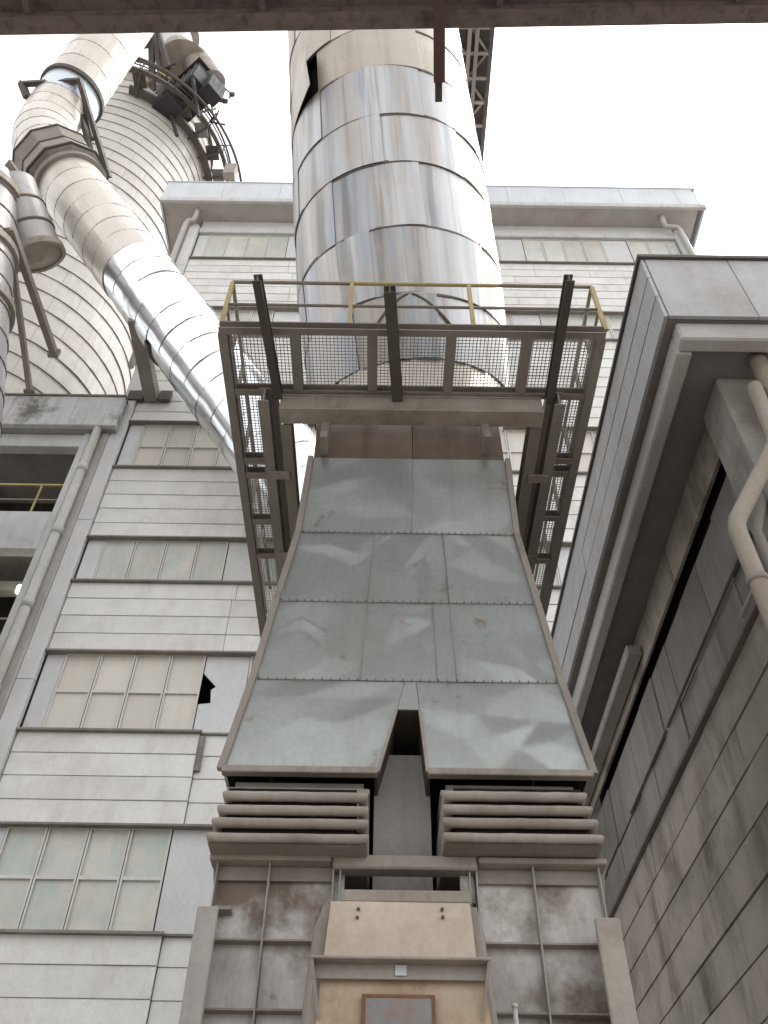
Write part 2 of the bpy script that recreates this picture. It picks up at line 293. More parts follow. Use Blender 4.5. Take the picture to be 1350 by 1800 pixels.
def soft(x, e=0.03): return math.sqrt(x*x+e*e)
def creases(rng, n, amp):
    L = []
    for _ in range(n):
        a = rng.uniform(0, math.pi); L.append((math.cos(a), math.sin(a), rng.uniform(-0.45, 0.45), rng.uniform(-1, 1)*amp))
    return lambda u, v: sum(k*soft(cx*(u-.5)+cy*(v-.5)-c0) for cx, cy, c0, k in L)
def sheet(name, q, mt, par, rng, amp=0.03, nc=5, nx=22, ny=14, thick=0.03, smooth=True):
    """a cross-broken metal sheet on the quad q = bl, br, tr, tl, buckled along straight folds, with its edge turned in"""
    bl, br, tr, tl = [V(p) for p in q]
    n = ((br-bl).cross(tl-bl)).normalized()
    h = creases(rng, nc, amp); vs = []; uv = []
    hc = [h(0, 0), h(1, 0), h(1, 1), h(0, 1)]
    hm = lambda u, v: hc[0]*(1-u)*(1-v)+hc[1]*u*(1-v)+hc[2]*u*v+hc[3]*(1-u)*v
    for j in range(ny+1):
        for i in range(nx+1):
            u, v = i/nx, j/ny
            p = bl*(1-u)*(1-v)+br*u*(1-v)+tr*u*v+tl*(1-u)*v
            e = min(1.0, 14*min(u, 1-u, v, 1-v))
            vs.append(p+n*(h(u, v)-hm(u, v)*(1-0.0*e))*min(1, .35+e)); uv.append((p.x+p.y, p.z))
    fs = [(j*(nx+1)+i, j*(nx+1)+i+1, (j+1)*(nx+1)+i+1, (j+1)*(nx+1)+i) for j in range(ny) for i in range(nx)]
    ring = [i for i in range(nx+1)]+[(j)*(nx+1)+nx for j in range(1, ny+1)]+[ny*(nx+1)+i for i in range(nx-1, -1, -1)]+[j*(nx+1) for j in range(ny-1, 0, -1)]
    o0 = len(vs)
    k = len(ring)
    for i in ring: vs.append(vs[i].copy()); uv.append(uv[i])
    for i in ring: vs.append(vs[i]-n*thick); uv.append(uv[i])
    fs += [(o0+(a+1) % k, o0+a, o0+k+a, o0+k+(a+1) % k) for a in range(k)]
    return add(name, vs, fs, mt, par, smooth=smooth, uvs=uv)

from mathutils.geometry import delaunay_2d_cdt
def fold_sheet(name, q, mt, par, rng, amp=0.03, ni=5, thick=0.03):
    """a thin sheet buckled into flat facets between straight folds; its edges stay on the seam lines"""
    bl, br, tr, tl = [V(p) for p in q]; n = ((br-bl).cross(tl-bl)).normalized()
    B = []
    for (a, b), m_ in ((((0, 0), (1, 0)), 5), (((1, 0), (1, 1)), 4), (((1, 1), (0, 1)), 5), (((0, 1), (0, 0)), 4)):
        for k in range(m_):
            t = (k+(rng.uniform(-.3, .3) if k else 0))/m_; B.append((a[0]+(b[0]-a[0])*t, a[1]+(b[1]-a[1])*t))
    I = []
    while len(I) < ni:
        c = (rng.uniform(.14, .86), rng.uniform(.16, .84))
        if all((c[0]-d[0])**2+(c[1]-d[1])**2 > .028 for d in I): I.append(c)
    pts = [V(p) for p in B+I]; k = len(B)
    o = delaunay_2d_cdt(pts, [(i, (i+1) % k) for i in range(k)], [], 0, 1e-5)
    vs2, tris, orig = o[0], o[2], o[3]
    hgt = [(rng.uniform(-.2, .2) if orig[i] and orig[i][0] < k else rng.uniform(.35, 1)*rng.choice((-1, 1)))*amp for i in range(len(vs2))]
    vs = []
    def P(u, v): return bl*(1-u)*(1-v)+br*u*(1-v)+tr*u*v+tl*(1-u)*v
    vs = [P(*vs2[i])+n*hgt[i] for i in range(len(vs2))]
    fs = [tuple(t) for t in tris]
    fs = [f if (vs[f[1]]-vs[f[0]]).cross(vs[f[2]]-vs[f[0]]).dot(n) > 0 else f[::-1] for f in fs]
    bm = bmesh.new(); bv = [bm.verts.new(v) for v in vs]
    for f in fs: bm.faces.new([bv[i] for i in f])
    bmesh.ops.subdivide_edges(bm, edges=list(bm.edges), cuts=7, use_grid_fill=True)
    inner = [v for v in bm.verts if not v.is_boundary]
    bmesh.ops.smooth_vert(bm, verts=inner, factor=.4, use_axis_x=True, use_axis_y=True, use_axis_z=True)
    bm.verts.index_update(); vs = [v.co.copy() for v in bm.verts]; fs = [tuple(v.index for v in f.verts) for f in bm.faces]
    eb = [(e.verts[0].index, e.verts[1].index) for e in bm.edges if e.is_boundary]; bm.free()
    cen = sum((v for v in vs), V((0, 0, 0)))/len(vs)
    for a, b in eb:
        o0 = len(vs); vs += [vs[a].copy(), vs[b].copy(), vs[b]-n*thick, vs[a]-n*thick]
        f = (o0, o0+1, o0+2, o0+3)
        if (vs[b]-vs[a]).cross(-n).dot(vs[a]-cen) < 0: f = f[::-1]
        fs.append(f)
    return add(name, vs, fs, mt, par, smooth=True)
def axes(d):
    d = d.normalized(); e1 = V((1, 0, 0)); e1 = (e1-d*e1.dot(d)).normalized(); e2 = d.cross(e1)
    if e2.y > 0: e2 = -e2
    return d, e1, e2     # e2 looks towards the yard
def clad(name, C0, C1, R0, R1, par, mt, rng, ns, phase, warp=0.02, lip=0.025, nu=8, nv=4, lift=None, d0=None, d1=None, ncr=3, lap=0.008):
    """one course of curved cladding sheets round an axis from C0 (lower) to C1"""
    dm = (C1-C0).normalized()
    f0 = axes(d0 or dm); f1 = axes(d1 or dm); L = (C1-C0).length
    cuts = [phase+2*math.pi*k/ns+rng.uniform(-.12, .12) for k in range(ns)]; cuts.append(cuts[0]+2*math.pi)
    out = []
    for k in range(ns):
        a0, a1 = cuts[k], cuts[k+1]; h = creases(rng, ncr, warp); ro = rng.uniform(0, .006); vs = []; uv = []
        lf = lift(k) if lift else 0
        for j in range(nv+1):
            v = j/nv; _, e1, e2 = f0 if v < .5 else f1
            if d0 is not None or d1 is not None:
                e1 = f0[1].lerp(f1[1], v).normalized(); e2 = f0[2].lerp(f1[2], v).normalized()
            for i in range(nu+1):
                u = i/nu; a = a0+(a1-a0)*u
                r = R0+(R1-R0)*v+lip*(1-v)+ro+(h(u, v)-(h(0, v)*(1-u)+h(1, v)*u))
                r += lap*u
                if lf: r += lf*(u**3)*(1-0.55*abs(v-.55))
                p = C0.lerp(C1, v)+(e2*math.cos(a)+e1*math.sin(a))*r
                vs.append(p); uv.append((a*R0, v*L+C0.z))
        W = nu+1
        fs = [(j*W+i, j*W+i+1, (j+1)*W+i+1, (j+1)*W+i) for j in range(nv) for i in range(nu)]
        ring = list(range(W))+[j*W+nu for j in range(1, nv+1)]+[nv*W+i for i in range(nu-1, -1, -1)]+[j*W for j in range(nv-1, 0, -1)]
        o0 = len(vs)
        kk = len(ring)
        for q in ring: vs.append(vs[q].copy()); uv.append(uv[q])
        for q in ring:
            vj = q//W; c = C0.lerp(C1, vj/nv); vs.append(vs[q]+(c-vs[q]).normalized()*0.012); uv.append(uv[q])
        fs += [(o0+(x+1) % kk, o0+x, o0+kk+x, o0+kk+(x+1) % kk) for x in range(kk)]
        out.append(add(name, vs, fs, mt, par, smooth=True, uvs=uv))
    return out
def hoop(name, C, d, r, w, t, mt, par, n=40, rng=None, arc=None):
    """flat band round an axis"""
    d, e1, e2 = axes(d); vs = []; fs = []
    w1, w2, w3 = [random.uniform(0, 6.28) for _ in range(3)]
    for k in range(n):
        a = 2*math.pi*k/n if not arc else arc[0]+(arc[1]-arc[0])*k/(n-1); e = e2*math.cos(a)+e1*math.sin(a); j = (rng.uniform(-.004, .004)+.012*math.sin(3*a+w1)+.010*math.sin(7*a+w2)+.006*math.sin(17*a+w3)) if rng else 0
        ww = w/2*(1+(.35*math.sin(5*a+w3) if rng else 0)); vs += [C+e*(r-0.02)-d*(ww-j), C+e*(r+t+j*.3)-d*(ww-j), C+e*(r+t+j*.3)+d*(ww+j), C+e*(r-0.02)+d*(ww+j)]
    for k in range(n-1 if arc else n):
        a, b = 4*k, 4*((k+1) % n)
        fs += [(a+i, b+i, b+(i+1) % 4, a+(i+1) % 4) for i in range(4)]
    return add(name, vs, fs, mt, par, smooth=False)
def core_tube(name, pts, r, mt, par, n=28): return tube(name, pts, r, mt, par, n)

# ================================================================== SETTING
g = add('ground', [(-300, -300, 0), (300, -300, 0), (300, 300, 0), (-300, 300, 0)], [(0, 1, 2, 3)], GROUND); g['kind'] = 'structure'

# ================================================================== BACK BUILDING (front plane y = 20)
YB = 20.0
XL, XS, XR = -10.03, -9.54, 15.0
bb = thing('factory_building', 'tall white plank-clad factory building with window bands behind the round duct', 'building', (2.4, 24, 0))
box('core', (XL+.3, YB+1.2, 0), (XR-.3, 36, 44.2), DARK, bb)
box('side_wall', (XL, YB-.02, 0), (XL+.28, YB+10, 44.0), PLANK, bb)
box('side_wall', (XR-.28, YB-.02, 0), (XR, YB+10, 44.0), PLANK, bb)
zs = 0.0
for zt in (3.5, 9.2, 15.6, 21.9, 27.6, 33.6, 39.3, 43.4):          # corner strip in lengths
    box('corner_strip', (XL-.02, YB-.22, zs), (XS-.02, YB-.03, zt-.015), STRIP, bb, bev=.008)
    box('corner_strip', (XR-.5, YB-.22, zs), (XR+.02, YB-.03, zt-.015), STRIP, bb, bev=.008); zs = zt
ZR = [(0.0, 'S', 2), (1.3+EYE-1.6+.3, 'S', 0)]
rows = [('W', 5.0, 6.2+.0), ]
def zc(z): return z+EYE
# bands from the ground up: kind, lower z, upper z (above the eye)
BANDS = [('S', 2.2, 4.75), ('S', 4.75, 7.38), ('W', 7.38, 9.88), ('S', 9.88, 12.47), ('W', 12.47, 15.06), ('S', 15.06, 17.71), ('W', 17.71, 19.62),
         ('S', 19.62, 23.08), ('W', 23.08, 25.68), ('S', 25.68, 31.75), ('W', 31.75, 34.0), ('S', 34.0, 38.55), ('W', 38.55, 41.25)]
rng = random.Random(11)
def plank(x0, x1, z0, z1, y, mt=PLANK, par=bb):
    j = rng.uniform(-.006, .006); t = .045; sk = rng.uniform(-.004, .004)
    yb = y-.034+j*.5; yt = y-.012+j*.5
    return hexa('plank', [(x0, yb+sk, z0), (x1, yb-sk, z0), (x1, y+.06, z0), (x0, y+.06, z0),
                          (x0, yt+sk, z1), (x1, yt-sk, z1), (x1, y+.06, z1), (x0, y+.06, z1)], mt, par, bev=.006)
for bi, (kd, z0, z1) in enumerate(BANDS):
    z0, z1 = zc(z0), zc(z1)
    if kd == 'S':
        n = max(1, round((z1-z0)/.655)); dz = (z1-z0)/n
        for k in range(n):
            jog = -4.75 if bi in (1, 3) else None
            base = YB-.06
            seams = [XS, rng.choice((-4.45, -4.7)) if jog is None else jog]
            x = seams[-1]
            while x < XR-2.5:
                x += rng.choice((2.6, 3.9, 5.2)); seams.append(min(x, XR-.52))
            if seams[-1] < XR-.52: seams.append(XR-.52)
            if bi in (5, 7) and k % 4 != 3: seams[1] = -4.55
            for s0, s1 in zip(seams, seams[1:]):
                if s1-s0 < .1: continue
                y = base+(.09 if jog is not None and s0 >= jog-.01 else 0)
                mt = PLANK
                plank(s0+.006, s1-.006, z0+k*dz+.004, z0+(k+1)*dz-.004, y)
    else:
        yw = YB+.02
        hz = z1-z0; x = XS
        cells = [('P', .55)]
        while x < XR: 
            cells += [('N', 1.0)]*4+[('P', 1.25)]; x += 5.25
        x = XS; pi = 0
        for ck, wd in cells:
            x0, x1 = x, min(x+wd, XR-.52); x += wd
            if x1-x0 < .15: continue
            if ck == 'P':
                pi += 1
                if bi == 4 and pi == 2:
                    zz = lambda v: PY(360, v, yw).z
                    zc1 = PY(362, 1187, yw); zc2 = PY(380, 1207, yw); zc3 = PY(372, 1213, yw); zc4 = PY(370, 1236, yw); zc5 = PY(347, 1238, yw)
                    e = x0+.012
                    poly = [(e, yw, z0+.02), (x1-.012, yw, z0+.02), (x1-.012, yw, z1-.02), (e, yw, z1-.02), (e, yw, zc1.z+.05), (zc2.x, yw, zc2.z), (zc3.x-.02, yw, zc3.z), (zc4.x, yw, zc4.z), (e, yw, zc5.z)]
                    p = extrude('panel', poly, (0, .05, 0), PANEL, bb); p['label'] = 'flat grey panel with a jagged black hole'
                else:
                    box('panel', (x0+.012, yw+rng.uniform(-.01, .01), z0+.02), (x1-.012, yw+.05, z1-.02), PANEL, bb, bev=.006)
            else:
                w_ = add('window', [(x0+.01, yw-.03, z0+.02), (x1-.01, yw-.03, z0+.02), (x1-.01, yw-.03, z1-.02), (x0+.01, yw-.03, z1-.02),
                                    (x0+.055, yw-.03, z0+.07), (x1-.055, yw-.03, z0+.07), (x1-.055, yw-.03, z1-.07), (x0+.055, yw-.03, z1-.07),
                                    (x0+.055, yw+.05, z0+.07), (x1-.055, yw+.05, z0+.07), (x1-.055, yw+.05, z1-.07), (x0+.055, yw+.05, z1-.07)],
                         [(0, 1, 5, 4), (1, 2, 6, 5), (2, 3, 7, 6), (3, 0, 4, 7), (4, 5, 9, 8), (5, 6, 10, 9), (6, 7, 11, 10), (7, 4, 8, 11)], FRAME, bb)
                zm = z0+hz*(.5 if hz > 2 else .48)
                two = bi not in (6, 12)
                pm = PANE if bi in (6, 10, 12) else (PANE2 if bi in (4, 8) else (PANE if (pi+bi) % 2 else PANE2))
                if bi == 2 and x0 > -7.4: pm = PANE
                if two:
                    box('glazing_bar', (x0+.056, yw-.028, zm-.04), (x1-.056, yw+.04, zm+.04), FRAME, w_)
                    box('pane', (x0+.05, yw+.03+rng.uniform(0, .02), z0+.06), (x1-.05, yw+.075, zm-.03), pm, w_)
                    box('pane', (x0+.05, yw+.035+rng.uniform(0, .015), zm+.03), (x1-.05, yw+.075, z1-.06), pm, w_)
                else:
                    box('pane', (x0+.05, yw+.01, z0+.06), (x1-.05, yw+.045, z1-.06), pm, w_)
    xe = -4.8 if bi in (1, 3) and kd == 'S' else XR-.5
    # drip flashing at the top edge of each siding band and under each siding band
    if kd == 'S': 
        box('flashing', (XS-.06, YB-.19, z0-.055), (XR-.45, YB+.05, z0+.006), LEDGE, bb, bev=.006)
    else:
        xe = -4.7 if bi in (2, 4) else XR-.45
        box('flashing', (XS-.06, YB-.2, z0-.05), (xe, YB+.04, z0+.018), LEDGE, bb, bev=.006)
        if bi in (2, 4): box('flashing', (xe+.01, YB-.06, z0-.04), (XR-.45, YB+.04, z0+.018), LEDGE, bb, bev=.006)
box('plank_gap', (-4.74, YB-.1, zc(11.35)), (-4.6, YB+.02, zc(12.36)), LEDGE, bb)
# eaves: moulding, soffit, fascia sheets
zt = zc(41.25)
box('moulding', (XS, YB-.14, zt+.02), (XR-.4, YB+.06, zt+.55), CONCL, bb, bev=.03)
box('moulding', (XS, YB-.02, zt+.56), (XR-.4, YB+.06, zc(42.7)), PANEL, bb)
FX0, FX1, FY = PY(292, 328, 18.9).x, PY(1211, 328, 18.9).x, 18.9
zf0, zf1 = zc(42.67), zc(45.0)
box('soffit', (FX0+.14, FY+.1, zf0+.05), (FX1-.14, YB+8, zf0+.2), BSOFF, bb)
xx = FX0; i = 0
while xx < FX1-.1:
    x1 = min(xx+(2.95 if i else 3.05), FX1); 
    box('fascia_sheet', (xx+.005, FY+rng.uniform(-.006, .006), zf0+.42), (x1-.005, FY+.08, zf1), FASCIA, bb, bev=.006); xx = x1; i += 1
box('fascia_lip', (FX0-.02, FY-.05, zf0), (FX1+.25, FY+.12, zf0+.4), CONCL, bb, bev=.02)
box('fascia_side', (FX0, FY+.09, zf0), (FX0+.1, YB+8, zf1-.03), FASCIA, bb)
box('fascia_side', (FX1+.1, FY+.13, zf0), (FX1+.2, YB+8, zf1-.03), FASCIA, bb)
box('roof_cap', (FX0-.05, FY-.04, zf1+.002), (FX1+.22, YB+8, zf1+.07), FASCIA, bb)
# rain pipes at both ends of the eaves
for xa, xb, sx in ((PY(343, 392, 19.6).x, XL-.17, -1), (XR-1.0, XR-.25, 1)):
    tube('rain_pipe', [(xa, 19.35, zf0+.06), (xa, 19.42, zf0-.5), (xa+.1*sx, 19.55, zf0-.75), (xb-.1*sx, 19.55, zf0-.82), (xb, 19.58, zf0-1.1), (xb+.02, 19.62, 30.5 if sx < 0 else 20)], .13, PIPE, bb, 10)

# ================================================================== LEFT CONCRETE FRAME BUILDING
YLB = 19.72
lb = thing('concrete_frame_building', 'open grey concrete frame building with yellow railings at the left edge', 'building', (-14, 21, 0))
xr = min(PY(188, 783, YLB).x, XL-.03); xc = PY(139, 783, YLB).x
zr0, zr1 = PY(100, 748, YLB-.3).z, PY(100, 698, YLB-.3).z
box('parapet', (-26, YLB-.35, zr0), (xr+.28, YLB-.12, zr1), mat('sooty_parapet', (0.58, 0.59, 0.59), (0.50, 0.495, 0.48), (0.10, 0.085, 0.07), rough=0.8, streak=0.4, blotch=0.85, bump=0.2, rand=0, bscale=0.55, bl=(0.53, 0.64)), lb, bev=.03)
box('roof_slab', (-26, YLB-.11, zr0+.02), (xr+.24, YLB+4, zr0+.5), CONC, lb)
box('parapet_cap', (-26, YLB-.4, zr1+.003), (xr+.3, YLB+.0, zr1+.08), LEDGE, lb)
zl0 = PY(60, 780, YLB).z
box('lintel', (-26, YLB+.1, zl0), (xc-.01, YLB+.5, zr0-.003), CONCL, lb, bev=.02)
box('column', (xc+.24, YLB, 0), (xr, YLB+.7, zr0-.002), CONC, lb, bev=.04)
box('column_edge', (xc, YLB+.03, 0), (xc+.236, YLB+.5, zr0-.004), CONCL, lb, bev=.02)
for va, vb in ((896, 962), (1150, 1205)):
    za, zb = PY(60, va, YLB).z, PY(60, vb, YLB).z
    box('floor_beam', (-26, YLB+.06, zb), (xc-.01, YLB+.45, za), CONCL, lb, bev=.02)
    box('floor_slab', (-26, YLB+.46, za-.3), (xr, YLB+4, za-.05), CONC, lb)
    # railing on the floor edge
    if va == 896:
        rl = bar('top_rail', (-26, YLB+.3, za+1.55), (xc-.01, YLB+.3, za+1.55), .07, .07, YELLOW, lb)
        bar('middle_rail', (-26, YLB+.3, za+.8), (xc-.01, YLB+.3, za+.8), .05, .05, RAILG, lb)
        bar('toe_plate', (-26, YLB+.27, za+.07), (xc-.01, YLB+.27, za+.07), .03, .13, YELLOW, lb)
        for k in range(6): bar('rail_post', (xc-.85-1.85*k, YLB+.3, za), (xc-.85-1.85*k, YLB+.3, za+1.52), .06, .06, YELLOW, lb, up=(0, 1, 0))
    else:
        for q in (.8, 1.5): bar('rail', (-26, YLB+.3, za+q), (xc-.01, YLB+.3, za+q), .05, .05, RAILG, lb)
za = PY(60, 962, YLB).z
# haunched inner beam below the floor
pts = [(-26, YLB+1.6, za-2.6)]+[(-17.5+5.2*t/8-1.0, YLB+1.6, za-.45-2.4*(1-math.sin(math.pi/2*t/8))) for t in range(9)]+[(xc-.2, YLB+1.6, za-.35), (xc-.2, YLB+1.6, za-.02), (-26, YLB+1.6, za-.02)]
extrude('haunched_beam', pts, (0, .35, 0), CONC, lb)
box('inner_wall', (-26, YLB+3.6, 0), (xr, YLB+3.9, zr0), DARK, lb)
box('inner_column', (xc-4.6, YLB+2.6, 0), (xc-4.1, YLB+3.1, zr0), CONC, lb)
tp = PY(171, 756, YLB-.2); 
tube('drain_pipe', [(tp.x, YLB-.18, zr0-.02), (tp.x, YLB-.18, 0.1)], .15, PIPE, lb, 12)
zq = zr0-2.2
while zq > 2:
    tube('pipe_collar', [(tp.x, YLB-.18, zq-.16), (tp.x, YLB-.18, zq+.16)], .175, PIPE, lb, 12); zq -= 3.05
lp = PY(36, 1037, YLB+1.2)
lt = thing('ceiling_lamp', 'small lit greenish lamp glowing inside the open concrete building', 'lamp', lp)
tube('bulb', [lp+V((0, 0, -.12)), lp+V((0, 0, -.1)), lp+V((0, 0, .1)), lp+V((0, 0, .12))], .13, glow, lt, 10)
tube('lamp_holder', [lp+V((0, 0, .121)), lp+V((0, 0, .5))], .06, STEELD, lt, 8)

# ================================================================== SILO
ax = V((-22.5, 30.0, 0)); RS = 6.8; ZT = PY(262, 175, 30).z+.0
si = thing('silo', 'very tall round pale silo of ringed sheets behind the inclined duct', 'silo', ax)
srg = random.Random(3); z = 0.0; n = 0
ZTOP = PY(262, 150, 30-RS).z+3
while z < ZTOP-2.2:
    dz = 1.48; vs = []; fs = []; K = 64
    r0, r1 = RS+.045+srg.uniform(-.01, .01), RS-.02
    ph = srg.uniform(0, 1)
    for zz, rr in ((z+.004, RS-.1), (z+.004, r0), (z+dz-.012, r1)):
        for k in range(K):
            a = 2*math.pi*k/K; q = rr+srg.uniform(-.012, .012)*(rr != RS-.1); vs.append((ax.x+q*math.cos(a), ax.y+q*math.sin(a), zz))
    fs = [(b*K+k, b*K+(k+1) % K, (b+1)*K+(k+1) % K, (b+1)*K+k) for b in range(2) for k in range(K)]
    c = add('shell_course', vs, fs, SILO, si, smooth=False, uvs=[(RS*2*math.pi*(i % K)/K, v[2]) for i, v in enumerate(vs)]); z += dz; n += 1
tube('inner_shell', [(ax.x, ax.y, 0), (ax.x, ax.y, z)], RS-.06, LEDGE, si, 48)
zt = z
def ringpts(r, z, a0=0, a1=360, n=48): return [V((ax.x+r*math.cos(R(a0+(a1-a0)*k/n)), ax.y+r*math.sin(R(a0+(a1-a0)*k/n)), z)) for k in range(n+1)]
tube('top_collar', [(ax.x, ax.y, zt-.1), (ax.x, ax.y, zt+1.3)], RS*.99, DUSTY, si, 48)
tube('top_band', [(ax.x, ax.y, zt+1.3), (ax.x, ax.y, zt+3.6)], RS*.93, SILO, si, 48)
tube('roof_rim', [(ax.x, ax.y, zt+3.6), (ax.x, ax.y, zt+4.1)], RS*.97, STEELD, si, 48)
# gallery round the right side of the head
zg = zt-3.0
for rr, w_, h_ in ((RS*1.06, .3, .35), (RS*1.3, .16, .3)):
    P = ringpts(rr, zg, -75, 55, 30)
    vs = []; fs = []
    for p in P:
        e = V((p.x-ax.x, p.y-ax.y, 0)).normalized(); vs += [p-e*w_, p+e*w_, p+e*w_+V((0, 0, h_)), p-e*w_+V((0, 0, h_))]
    for k in range(len(P)-1): fs += [(4*k+i, 4*k+4+i, 4*k+4+(i+1) % 4, 4*k+(i+1) % 4) for i in range(4)]
    add('gallery_ring', vs, fs, STEELD, si)
for k, a in enumerate(range(-70, 56, 14)):
    e = V((math.cos(R(a)), math.sin(R(a)), 0))
    bar('gallery_bracket', ax+e*RS*.98+V((0, 0, zg)), ax+e*RS*1.3+V((0, 0, zg+.1)), .14, .2, STEELD, si)
    bar('gallery_post', ax+e*RS*1.32+V((0, 0, zg)), ax+e*RS*1.32+V((0, 0, zg+1.6)), .1, .1, STEELD, si)
    box('gallery_plate', tuple(ax+e*RS*1.18+V((-.5, -.6, zg+.36))), tuple(ax+e*RS*1.18+V((.5, .6, zg+.44))), GRATE if k % 2 else STEELD, si)
tube('gallery_rail', ringpts(RS*1.32, zg+1.6, -75, 55, 30), .09, STEELD, si, 6)
tube('gallery_rail', ringpts(RS*1.32, zg+.9, -75, 55, 30), .06, STEELD, si, 6)
tube('lifting_arc', ringpts(RS*1.5, zg-1.2, -72, 40, 30), .11, STEELD, si, 6)
for a in (-70, -52, -36, -18, 0, 20, 38):
    e = V((math.cos(R(a)), math.sin(R(a)), 0)); bar('arc_arm', ax+e*RS*1.3+V((0, 0, zg)), ax+e*RS*1.5+V((0, 0, zg-1.2)), .07, .07, STEELD, si)
p = PD(405, 302, 62); box('rail_box', tuple(p-V((.4, .3, .8))), tuple(p+V((.4, .3, .8))), DUSTY, si)
# dark drive house, hopper and masts on the head
hb = PD(338, 165, 71)
dh = thing('drive_house', 'dark boxy steel drive house perched on the rim of the silo', 'machine house', hb-V((0, 0, 3)))
Mx = Matrix.Rotation(R(-38), 3, 'Z')
def rot8(c, sx, sy, sz): return [c+Mx@V((x*sx/2, y*sy/2, 0))+V((0, 0, zz*sz/2)) for zz in (-1, 1) for x, y in ((-1, -1), (1, -1), (1, 1), (-1, 1))]
hexa('house_body', rot8(hb, 3.4, 2.4, 3.2), BLACKISH, dh, bev=.08)
hexa('house_roof', rot8(hb+V((0, 0, 1.75)), 3.9, 2.9, .25), BLACKISH, dh)
hexa('lower_box', rot8(hb+V((-1.5, .2, -1.9)), 1.8, 1.8, 2.4), BLACKISH, dh, bev=.06)
hexa('side_box', rot8(hb+V((1.9, -.6, -.9)), 1.1, 1.6, 2.6), BLACKISH, dh, bev=.06)
for k in range(5):
    c = hb+Mx@V((-1.4+.7*k, -1.24, 0)); bar('wall_rib', c+V((0, 0, -1.55)), c+V((0, 0, 1.55)), .1, .08, STEELD, dh, up=(0, 1, 0))
for s in (-1, 1): bar('strut', hb+Mx@V((s*1.5, -1.0, -1.6)), hb+Mx@V((s*1.2, .8, -5.5)), .22, .22, BLACKISH, dh)
hp = thing('hopper', 'grey-beige conical hopper and pipe above the silo head at the top beam', 'hopper', PD(318, 130, 74))
def taper(name, a, b, ra, rb, mt, par, n=24):
    d, e1, e2 = axes(V(b)-V(a)); vs = [V(c)+(e1*math.cos(2*math.pi*k/n)+e2*math.sin(2*math.pi*k/n))*r for c, r in ((a, ra), (b, rb)) for k in range(n)]
    fs = [list(range(n)), list(range(n, 2*n))[::-1]]+[(k, (k+1) % n, n+(k+1) % n, n+k) for k in range(n)]
    return add(name, vs, fs, mt, par, smooth=False)
taper('cone', PD(322, 118, 74), PD(314, 92, 77), 2.2, 1.4, DUSTY, hp)
taper('barrel', PD(314, 92, 77), PD(310, 66, 80), 1.4, 1.4, PANEL, hp)
taper('head', PD(310, 66, 80), PD(308, 40, 83), 2.1, 2.1, DUSTY, hp)
taper('inclined_chute', PD(352, 128, 73), PD(330, 95, 76), 1.0, 1.0, DUSTY, hp)
taper('inclined_chute', PD(376, 145, 72), PD(345, 105, 75), 1.0, 1.1, DUSTY, hp)
ms = thing('steel_mast', 'dark bundle of steel masts rising from the rim of the silo', 'mast', PD(268, 165, 72))
for a, b, r in (((268, 168), (266, 40), .28), ((283, 140), (270, 40), .22), ((297, 120), (274, 40), .2), ((235, 82), (270, 83), .1), ((252, 82), (266, 62), .22)):
    bar('mast_leg', PD(*a, 71), PD(*b, 73), r*1.6, r*1.6, STEELD, ms)
lrg = random.Random(31)
for k in range(16):
    a_ = (lrg.uniform(278, 385), lrg.uniform(118, 215), 70.4); q_ = lrg.uniform(0, 6.28); l_ = lrg.uniform(14, 34)
    bar('lattice_bar', PD(*a_), PD(a_[0]+l_*math.cos(q_), a_[1]+l_*math.sin(q_), 71.0), .12, .12, BLACKISH if k % 3 else YELLOW, ms)
tube('stay_cable', [PD(228, 105, 70), PD(248, 108, 70), PD(280, 120, 70.5)], .08, STEELD, ms, 6)
tube('stay_cable', [PD(370, 135, 71), PD(395, 155, 71), PD(410, 168, 71), PD(402, 172, 71)], .07, STEELD, ms, 6)
for p in ((235, 106), (245, 106), (408, 166), (396, 178), (390, 176)): 
    c = PD(*p, 70.6); box('pulley', tuple(c-V((.22, .15, .22))), tuple(c+V((.22, .15, .22))), STEELD, ms, bev=.06)
e = V((math.cos(R(-118)), math.sin(R(-118)), 0))
lad = thing('silo_ladder', 'short dark ladder hanging over the upper rim of the silo', 'ladder', ax+e*RS*1.02+V((0, 0, zt-1)))
s_ = V((-e.y, e.x, 0))
for k in (-.5, .5): bar('stile', ax+e*RS*1.03+s_*k+V((0, 0, zt-1.5)), ax+e*RS*1.03+s_*k+V((0, 0, zt+4.2)), .16, .16, STEELD, lad, up=(0, 1, 0))
for k in range(9): bar('rung', ax+e*RS*1.03-s_*.5+V((0, 0, zt-1.2+.6*k)), ax+e*RS*1.03+s_*.5+V((0, 0, zt-1.2+.6*k)), .07, .07, STEELD, lad)

# ================================================================== INCLINED DUCT (left)
DR = 1.37
A0 = PY(500, 950, 17.0); A1 = PY(362, 640, 17.05); A2 = PY(124, 330, 15.2)
A0 = A1+(A1-A2)*.78
idu = thing('inclined_duct', 'shiny inclined sheet-metal duct slanting across the left of the plank building', 'duct', (A0.x, A0.y, 0))
irg = random.Random(21)
L = (A2-A0).length; nr = 23; dd = (A2-A0).normalized()
core_tube('inner_duct', [A0, A2], DR-.05, STEELD, idu)
for k in range(nr):
    c0 = A0.lerp(A2, k/nr); c1 = A0.lerp(A2, (k+1)/nr)
    u_, v_ = proj(c1)
    mt = SHINY if v_ > 470 else CREAMD
    clad('cladding_sheet', c0, c1, DR, DR, idu, mt, irg, 4, 0.4+(k % 2)*.75, warp=.05 if mt is SHINY else .025, lip=.008, nu=14, nv=5, ncr=5 if mt is SHINY else 3, lap=.016 if mt is SHINY else .008)
    hoop('seam_band', c0, dd, DR+.008, .026, .008, SEAML, idu, 36, irg)
